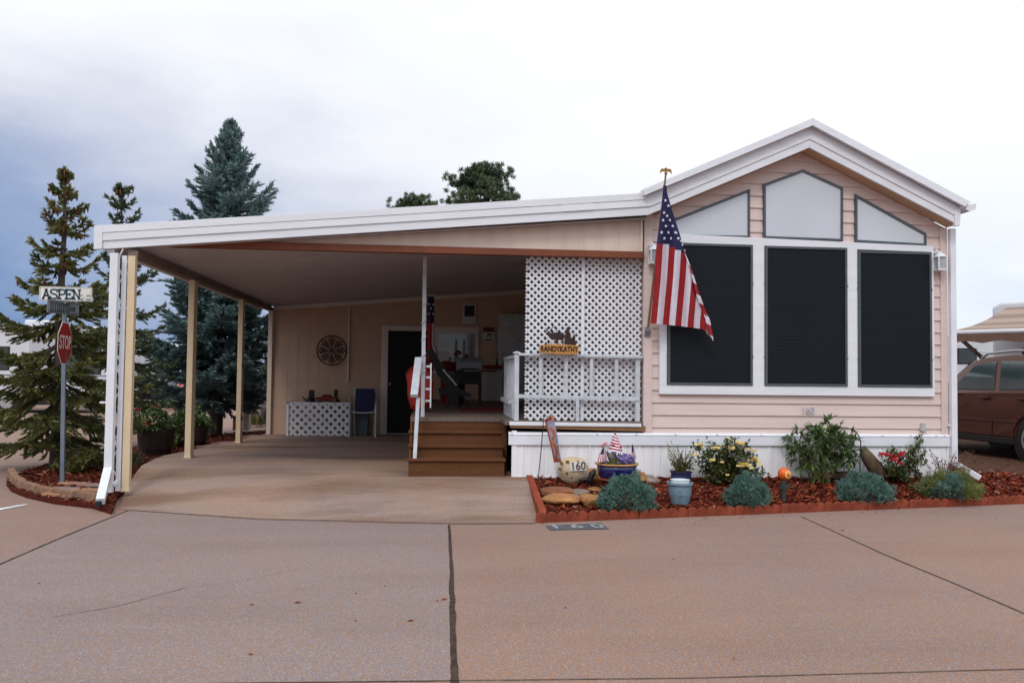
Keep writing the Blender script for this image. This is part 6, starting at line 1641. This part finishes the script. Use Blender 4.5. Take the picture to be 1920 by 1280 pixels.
# ================================================================ barrels and small plants on the island
def barrel(label, cpx, py_b, py_t, w_px, seed, reds):
    c = PZ(cpx, py_b, .07); s = c.y/F; r_ = w_px*s/2; h = (py_b-py_t)*s
    c = Vector((c.x, c.y+r_*.8, .05))
    t = thing('barrel_planter', label, 'planter', tuple(c), 'barrel planters by the carport')
    b = MB(); b.lathe(c, [(r_*.82, 0), (r_*.92, h*.3), (r_, h*.75), (r_*1.0, h), (r_*.93, h), (r_*.9, h*.85)], 24); b.build('staves', 'stave', t)
    b = MB()
    for f in (.22, .72): b.lathe(c+Vector((0, 0, h*f)), [(r_*.9+r_*.1*f, 0), (r_*.925+r_*.1*f, .002), (r_*.93+r_*.1*f, .03), (r_*.9+r_*.1*f, .032)], 24)
    b.build('hoops', 'bronze', t)
    b = MB(); b.lathe(c+Vector((0, 0, h*.86)), [(r_*.92, 0), (.02, .03)], 20); b.build('soil', 'soil', t)
    rr = random.Random(seed); st = MB(); fo = MB()
    for k in range(60):
        a_ = rr.uniform(0, 6.28); r1 = r_*1.25*math.sqrt(rr.random()); tip = c+Vector((r1*math.cos(a_), r1*math.sin(a_), h*.9+rr.uniform(.05, .34)*(1.2-.5*r1/r_)))
        st.tube([c+Vector((r1*.5*math.cos(a_), r1*.5*math.sin(a_), h*.86)), tip], [.005, .003], 4)
        for j in range(12): leaf(fo, tip+rvec(rr)*.06, rvec(rr, .3), Vector((0, 0, 1)), rr.uniform(.05, .09), .055)
    st.build('stems', 'stem', t, fixn=False); fo.build('foliage', 'peony', t, fixn=False)
    b = MB()
    for px, py in reds: bloom(b, PY(px, py, c.y-r_*1.1), .045, rr, 9)
    if b.v: b.build('red_flowers', 'crimson', t, fixn=False)
barrel('dark wooden barrel planter with red geraniums behind the front carport post', 283, 851, 806, 64, 51, ((275, 795), (279, 789), (259, 768)))
barrel('taller dark barrel planter half hidden by the second carport post', 352, 835, 798, 58, 52, ((318, 810), (323, 808), (320, 812), (288, 763)))
c = PZ(262, 848, .06); rr = random.Random(9)
def tuft(name, label, c, n, hgt, wid, leafmat, cat, l=.10, w=.02, stemmat='stem'):
    t = thing(name, label, cat, tuple(c)); fo = MB(); st = MB()
    for k in range(n):
        a_ = rr.uniform(0, 6.28); r1 = wid*math.sqrt(rr.random()); tip = c+Vector((r1*math.cos(a_), r1*math.sin(a_), hgt*rr.uniform(.4, 1)*(1.1-.5*r1/wid)))
        st.tube([c+Vector((r1*.3*math.cos(a_), r1*.3*math.sin(a_), 0)), tip], [.005, .002], 4)
        for j in range(8): leaf(fo, c.lerp(tip, rr.uniform(.4, 1)), rvec(rr, .4), Vector((0, 0, 1)), l*rr.uniform(.6, 1.1), w)
    st.build('stems', stemmat, t, fixn=False); fo.build('foliage', leafmat, t, fixn=False)
    return t
tuft('sapling', 'small green sapling at the foot of the front carport post', Vector((PY(248, 840, 12.2).x, 12.2, .06)), 26, .26, .22, 'spruce2', 'plant', .07, .02)
tuft('sapling', 'low green bush on the mulch right of the stop sign post', Vector((PY(140, 875, 11.4).x, 11.4, .06)), 30, .20, .24, 'spruce', 'plant', .06, .018)
tuft('grass_clump', 'yellow green grass clump by the utility box near the back carport corner', Vector((PY(482, 800, 21.5).x, 21.5, .05)), 60, .42, .42, 'mapgrass', 'plant', .22, .025)
tuft('lilac_shrub', 'pale grey lilac shrub beside the back carport corner post', Vector((PY(507, 780, 20.5).x, 20.5, .05)), 90, 1.1, .42, 'lilac', 'shrub', .09, .05)
tuft('leafy_plant', 'leafy green plant between the two barrel planters', Vector((PY(318, 826, 15.2).x, 15.2, .06)), 40, .45, .28, 'peony', 'plant', .1, .06)
# ================================================================ vehicles
def car(label, cat, loc, rotz, paint, L_=4.5, name='parked_car', rails=True, detail=True):
    t = thing(name, label, cat, tuple(loc))
    O = Vector(loc); Pp = lambda x, y, z: O+Vector((x, y, z))
    hl = L_/2
    st_ = [(hl, .62, .40, .68), (hl-.06, .74, .36, .78), (hl-.35, .83, .30, .86), (hl-.75, .87, .28, .94), (1.0, .885, .28, 1.0), (.55, .89, .28, 1.03), (-.4, .895, .28, 1.05), (-1.3, .89, .28, 1.08), (-hl+.35, .86, .30, 1.10), (-hl+.06, .80, .36, 1.06), (-hl, .72, .42, .98)]
    b = MB(); rings = []
    for x, w, zb, zt in st_:
        half = [(0, zb), (w*.86, zb), (w*.97, zb+.10), (w*1.0, lerp(zb, zt, .48)), (w*.985, zt-.14), (w*.93, zt-.02), (w*.80, zt+.01), (0, zt+.025)]
        rings.append([Pp(x, y_, z_) for y_, z_ in half]+[Pp(x, -y_, z_) for y_, z_ in half[-2:0:-1]])
    n = len(rings[0]); v = [q for r in rings for q in r]
    f = [(i*n+k, i*n+(k+1) % n, (i+1)*n+(k+1) % n, (i+1)*n+k) for i in range(len(rings)-1) for k in range(n)]+[tuple(range(n)), tuple(range((len(rings)-1)*n, len(rings)*n))[::-1]]
    b.add(v, f)
    # greenhouse
    gh = [(1.02, 1.00), (.30, 1.545), (.0, 1.60), (-.6, 1.635), (-1.35, 1.615), (-hl+.42, 1.545), (-hl+.13, 1.06)]
    yb_ = lambda z: .80-(z-1.02)/.60*.175
    gb2 = [Pp(x, yb_(z), z) for x, z in gh]; gb3 = [Pp(x, -yb_(z), z) for x, z in gh]
    b.add(gb2+gb3, [tuple(range(7)), tuple(range(13, 6, -1))]+[(i, i+7, i+8, i+1) for i in range(6)])
    body = b.build('body', paint, t, smooth=True, bevel=.02)
    md = body.modifiers.new('edge', 'EDGE_SPLIT') if False else None
    # windscreen
    b = MB(); b.add([Pp(.98, -.74, 1.04), Pp(.98, .74, 1.04), Pp(.34, .62, 1.53), Pp(.34, -.62, 1.53)], [(0, 1, 2, 3)]); 
    for k in range(4): b.v[k] = tuple(Vector(b.v[k])+Vector((.016, 0, .016)))
    b.build('windscreen', 'carglass', t)
    for s_ in ((1, -1) if detail else (1,)):
        yw = lambda z: s_*(yb_(z)+.006)
        ys2 = lambda z: s_*(.905 if z < .7 else .905-(z-.7)*.16)
        for nm, seam, win, hx in (('door', [(.62, .36), (.66, .70), (.68, 1.0), (-.42, 1.03), (-.44, .36)], [(.64, 1.075), (.20, 1.475), (-.26, 1.535), (-.36, 1.075)], -.28),
                              ('door', [(-.46, .36), (-.44, 1.03), (-1.28, 1.05), (-1.16, .80), (-.98, .50), (-.96, .36)], [(-.47, 1.08), (-.37, 1.54), (-1.10, 1.53), (-1.25, 1.10)], -1.10)):
            b = MB(); P = [Pp(x, ys2(z), z) for x, z in seam]; b.prism(P, (0, s_*.006, 0)); d = b.build(nm, paint, t, bevel=.004)
            b = MB(); b.prism([Pp(x, yw(z), z) for x, z in win], (0, s_*.004, 0)); b.build('window', 'carglass', d)
            b = MB(); b.box(*sorted((O.x+hx-.09, O.x+hx+.09)), *sorted((O.y+s_*.875, O.y+s_*.925)), O.z+.93, O.z+.965); b.build('handle', paint, d, bevel=.008)
        b = MB(); b.prism([Pp(x, yw(z), z) for x, z in ((-1.34, 1.11), (-1.19, 1.52), (-1.72, 1.485), (-1.86, 1.14))], (0, s_*.004, 0)); b.build('quarter_window', 'carglass', t)
        b = MB(); b.prism([Pp(x, s_*.90, z) for x, z in ((.98, .24), (.98, .345), (-.92, .345), (-.92, .24))], (0, s_*.02, 0)); b.build('sill', 'black', t, bevel=.01)
        b = MB(); b.prism([Pp(x, s_*.902, z) for x, z in ((.66, .575), (.66, .60), (-1.0, .60), (-1.0, .575))], (0, s_*.014, 0)); b.build('side_moulding', paint, t, bevel=.006)
        b = MB(); b.blob(Pp(.60, s_*1.0, 1.09), (.07, .11, .085), 2, .05, 2); b.bar(Pp(.62, s_*.82, 1.04), Pp(.60, s_*.95, 1.07), .05, .05); b.build('mirror', 'black', t, smooth=True)
        if rails:
            b = MB(); b.tube([Pp(.15, s_*.60, 1.59), Pp(.0, s_*.60, 1.665), Pp(-.6, s_*.60, 1.70), Pp(-1.3, s_*.60, 1.685), Pp(-1.5, s_*.60, 1.62)], .020, 8); b.build('roof_rail', 'alloy', t)
        for wx_ in (1.36, -1.30):
            b = MB(); b.tube([Pp(wx_, s_*.70, .335), Pp(wx_, s_*.905, .335)], [.40, .40], 28); b.build('wheel_well', 'black', t)
            b = MB(); pts_ = [Pp(wx_+.415*math.cos(R(a_)), s_*.905, .335+.415*math.sin(R(a_))) for a_ in range(-10, 191, 10)]
            for p, q in zip(pts_, pts_[1:]): b.bar(p, q, .045, .035, up=(0, 1, 0))
            b.build('wheel_arch', paint, t, smooth=False)
            b = MB(); c_ = Pp(wx_, s_*.82, .335)
            prof = [(.20, -.10), (.30, -.11), (.335, -.08), (.338, 0), (.335, .08), (.30, .105), (.21, .10)]
            v = []; nn_ = 28
            for r_, yy in prof: v += [c_+Vector((r_*math.cos(2*math.pi*k/nn_), s_*yy, r_*math.sin(2*math.pi*k/nn_))) for k in range(nn_)]
            b.add(v, [(i*nn_+k, i*nn_+(k+1) % nn_, (i+1)*nn_+(k+1) % nn_, (i+1)*nn_+k) for i in range(6) for k in range(nn_)]); w = b.build('wheel', 'tyre', t, smooth=True)
            b = MB(); b.tube([c_+Vector((0, s_*.03, 0)), c_+Vector((0, s_*.06, 0))], .215, 28)
            for k in range(5):
                a_ = R(72*k+20); d = Vector((math.cos(a_), 0, math.sin(a_))); b.bar(c_+Vector((0, s_*.075, 0)), c_+Vector((0, s_*.085, 0))+d*.205, .05, .03, up=(0, 1, 0))
            for k in range(28):
                a0_, a1_ = 2*math.pi*k/28, 2*math.pi*(k+1)/28; b.bar(c_+Vector((.205*math.cos(a0_), s_*.09, .205*math.sin(a0_))), c_+Vector((.205*math.cos(a1_), s_*.09, .205*math.sin(a1_))), .02, .03, up=(0, 1, 0))
            b.build('rim', 'alloy', w)
        b = MB(); b.blob(Pp(hl-.22, s_*.66, .74), (.16, .14, .08), 3, .03, 2); b.build('headlight', 'lampglass', t, smooth=True)
        b = MB(); b.blob(Pp(-hl+.10, s_*.74, .98), (.08, .09, .16), 3, .03, 2); b.build('tail_light', 'darkred', t, smooth=True)
    t.rotation_euler = (0, 0, rotz)
    return t
car('copper brown wagon with silver roof rails parked on the dirt beside the pink house', 'car', (9.78, 13.31, .125), R(94), 'suvpaint')
# white wagon seen through the spruce branches
wv = PZ(38, 757, 0)
car('white car parked in front of the trailer seen through the spruce branches', 'car', (wv.x+1.2, wv.y+.9, 0), R(180-6), 'carwhite', rails=False)

def trailer(label, x0, x1, y0, y1, z0, z1, windows, doors, stripe, name='travel_trailer', wheels=(), nose=0):
    t = thing(name, label, 'trailer', ((x0+x1)/2, y0, 0))
    b = MB(); r_ = .18
    b.prism([(x0, y0, z0), (x1, y0, z0), (x1, y0, z1-r_*.5), (x1-r_, y0, z1), (x0+r_+nose, y0, z1), (x0, y0, z1-r_*.5-nose*.62)], (0, y1-y0, 0)); b.build('body', 'rvwhite', t, bevel=.05)
    for wx0, wx1, wz0, wz1 in windows:
        b = MB(); b.box(wx0-.04, wx1+.04, y0-.018, y0+.01, wz0-.04, wz1+.04); w = b.build('window', 'black', t, bevel=.01)
        b = MB(); b.box(wx0, wx1, y0-.024, y0-.01, wz0, wz1); b.build('pane', 'glass', w)
    for dx0, dx1, dz0, dz1 in doors:
        b = MB(); b.box(dx0, dx1, y0-.014, y0+.01, dz0, dz1); b.build('door', 'carwhite', t, bevel=.01)
    b = MB(); b.box(x0+.02, x1-.02, y0-.008, y0+.01, stripe, stripe+.12); b.box(x0+.02, x1-.02, y0-.0085, y0+.01, stripe+.2, stripe+.24); b.build('side_stripe', 'grey', t)
    b = MB(); b.box(x0+.4, x1-.4, y0+.2, y1-.2, .25, z0); b.build('chassis', 'black', t)
    for wx_ in wheels:
        b = MB(); b.tube([(wx_, y0-.02, .34), (wx_, y0+.22, .34)], .34, 22); w = b.build('wheel', 'tyre', t)
        b = MB(); b.tube([(wx_, y0-.035, .34), (wx_, y0-.015, .34)], .2, 18); b.build('rim', 'alloy', w)
    b = MB(); b.box((x0+x1)/2-.4, (x0+x1)/2+.4, y0+.8, y0+1.5, z1, z1+.22); b.build('roof_unit', 'rvwhite', t, bevel=.05)
    return t
yL = 27.5; xa, xb = PY(-120, 700, yL).x, PY(206, 700, yL).x; zt_ = PY(170, 612, yL).z
trailer('long white trailer behind the spruce at the left edge', xa, xb, yL, yL+2.6, .55, zt_, [(xb-1.3, xb-.3, 1.25, 2.1), (xb-4.2, xb-3.0, 1.35, 2.0)], [(xb-2.4, xb-1.6, .7, 2.4)], .95, wheels=(xb-3.0, xb-3.9))
yL = 33; xa, xb = PY(236, 700, yL).x, PY(398, 700, yL).x; zt_ = PY(300, 652, yL).z
trailer('grey white trailer seen between the first two carport posts', xa, xb, yL, yL+2.6, .5, zt_, [(xa+1.1, xa+1.9, 1.1, 1.8), (xa+2.3, xa+3.0, 1.1, 1.8)], [(xa+.2, xa+.85, .6, 2.1)], .85, wheels=(xa+2.0,))
c = Vector((PY(331, 742, 29).x, 29, 0)); t = thing('plastic_chair', 'faded pink plastic chair by the trailer between the carport posts', 'chair', tuple(c))
b = MB(); b.box(c.x-.25, c.x+.25, 29, 29.5, .40, .44); b.build('seat', 'pinkplastic', t, bevel=.01)
b = MB(); b.prism([(c.x-.25, 29.48, .44), (c.x+.25, 29.48, .44), (c.x+.22, 29.6, .92), (c.x-.22, 29.6, .92)], (0, .03, 0)); b.build('backrest', 'pinkplastic', t, bevel=.01)
for x_ in (-.22, .22):
    for y_ in (29.04, 29.46):
        b = MB(); b.box(c.x+x_-.02, c.x+x_+.02, y_-.02, y_+.02, 0, .40); b.build('leg', 'pinkplastic', t)
# utility pedestal
c = PZ(461, 805, .05); t = thing('utility_box', 'beige utility pedestal box behind the third carport post', 'utility box', tuple(c))
p, q = PY(455, 803, c.y), PY(467, 771, c.y)
b = MB(); b.box(p.x, q.x, c.y, c.y+.25, .03, q.z); b.build('case', 'pedestal', t, bevel=.01)
b = MB(); b.prism([(p.x-.02, c.y-.03, q.z), (q.x+.02, c.y-.03, q.z), (q.x+.02, c.y+.27, q.z+.03), (p.x-.02, c.y+.27, q.z+.03)], (0, 0, .02)); b.build('lid', 'pedestal', t)
b = MB(); p2 = PY(436, 803, c.y); b.box(p2.x, p.x-.06, c.y, c.y+.2, .03, .36); tag(b.build('meter_box', 'rockred', loc=(p2.x, c.y, .03), bevel=.01), 'short reddish box on the mulch left of the beige utility pedestal', 'utility box')

# trailer with a striped awning behind the brown car, parked askew; built square to the axes, then turned
phi = R(-57)
A0 = PY(1785, 621, 15.2)
Rm = Matrix.Rotation(phi, 3, 'Z')
rv_len = 9.0; out_ = 2.6
wall0 = A0+Rm @ Vector((-.35, out_, 0))                 # foot of the wall behind the awning's near corner
ox, oy = wall0.x, wall0.y
rv = trailer('white trailer with a striped brown awning behind the copper brown car', ox, ox+rv_len, oy, oy+2.5, .55, 2.98,
             [(ox+.62, ox+1.42, 1.35, 1.98), (ox+3.3, ox+4.2, 1.45, 2.05), (ox+1.62, ox+1.70, .75, 2.1)], [(ox+1.78, ox+2.5, .7, 2.4)], .75, wheels=(ox+4.6, ox+5.5), nose=0)
az = A0.z; wz = 2.86; ya = oy-out_; xa_, xb_ = ox+.3, ox+.3+6.0
a0, a1, r0, r1 = Vector((xa_, ya, az)), Vector((xb_, ya, az)), Vector((xa_, oy-.01, wz)), Vector((xb_, oy-.01, wz))
b = MB(); n = 8
for j in range(n):
    f0, f1 = j/n, (j+1)/n; sg0, sg1 = -.08*math.sin(f0*math.pi), -.08*math.sin(f1*math.pi)
    b.quad(a0.lerp(r0, f0)+Vector((0, 0, sg0)), a1.lerp(r1, f0)+Vector((0, 0, sg0)), a1.lerp(r1, f1)+Vector((0, 0, sg1)), a0.lerp(r0, f1)+Vector((0, 0, sg1)))
aw = b.build('awning', 'awning', rv, fixn=False)
b = MB(); n = 72; hv = .24
for k in range(n):
    x0_, x1_ = lerp(a0.x, a1.x, k/n), lerp(a0.x, a1.x, (k+1)/n); w_ = lambda x: -hv+.045*abs(math.sin((x-a0.x)*5.2))
    b.quad((x0_, ya-.01, az+w_(x0_)), (x1_, ya-.01, az+w_(x1_)), (x1_, ya-.01, az), (x0_, ya-.01, az))
b.build('valance', mat('brown awning valance', (0.13, 0.075, 0.055), 0.85, 0.12, 6), aw, fixn=False)
b = MB(); b.tube([a0-Vector((0, -.02, .03)), a1-Vector((0, -.02, .03))], .045, 10); b.build('roller', 'rvwhite', aw)
x_ = xa_+.1
b = MB(); b.bar((x_, ya+.05, az-.06), (x_, oy-.02, 1.25), .05, .06); b.build('support_arm', 'alloy', aw)
b = MB(); b.bar((x_, oy-1.0, 1.05), (x_, oy-.02, 1.5), .05, .06); b.build('support_arm', 'grey', aw)
px0 = ox+2.5
b = MB(); b.tube([(px0, oy+.3, 2.95), (px0, oy+.3, 3.38), (px0+.06, oy+.3, 3.44), (px0+1.0, oy+.3, 3.46)], .022, 7); b.build('roof_ladder', 'alloy', rv)
b = MB(); b.lathe((ox+1.9, oy+.4, 2.97), [(.12, 0), (.15, .06), (.10, .13), (.02, .15)], 14); b.build('roof_vent', 'grey', rv)
# turn it about the near wall corner
piv = Vector((ox, oy, 0)); ro = rv.location.copy()
rv.location = piv+Rm @ (ro-piv); rv.rotation_euler = (0, 0, phi)

yB = 27.0; xa, xb = PY(1770, 690, yB).x, PY(1960, 690, yB).x
w0, w1 = PY(1797, 680, yB), PY(1829, 655, yB)
trailer('low white trailer glimpsed under the awning beyond the brown car', xa, xb, yB, yB+2.5, .5, PY(1850, 628, yB).z, [(w0.x, w1.x, w0.z, w1.z), (PY(1880, 660, yB).x, PY(1900, 660, yB).x, w0.z, w1.z)], [(PY(1836, 660, yB).x, PY(1866, 660, yB).x, .6, 2.3)], 1.0, wheels=(xa+1.2,))
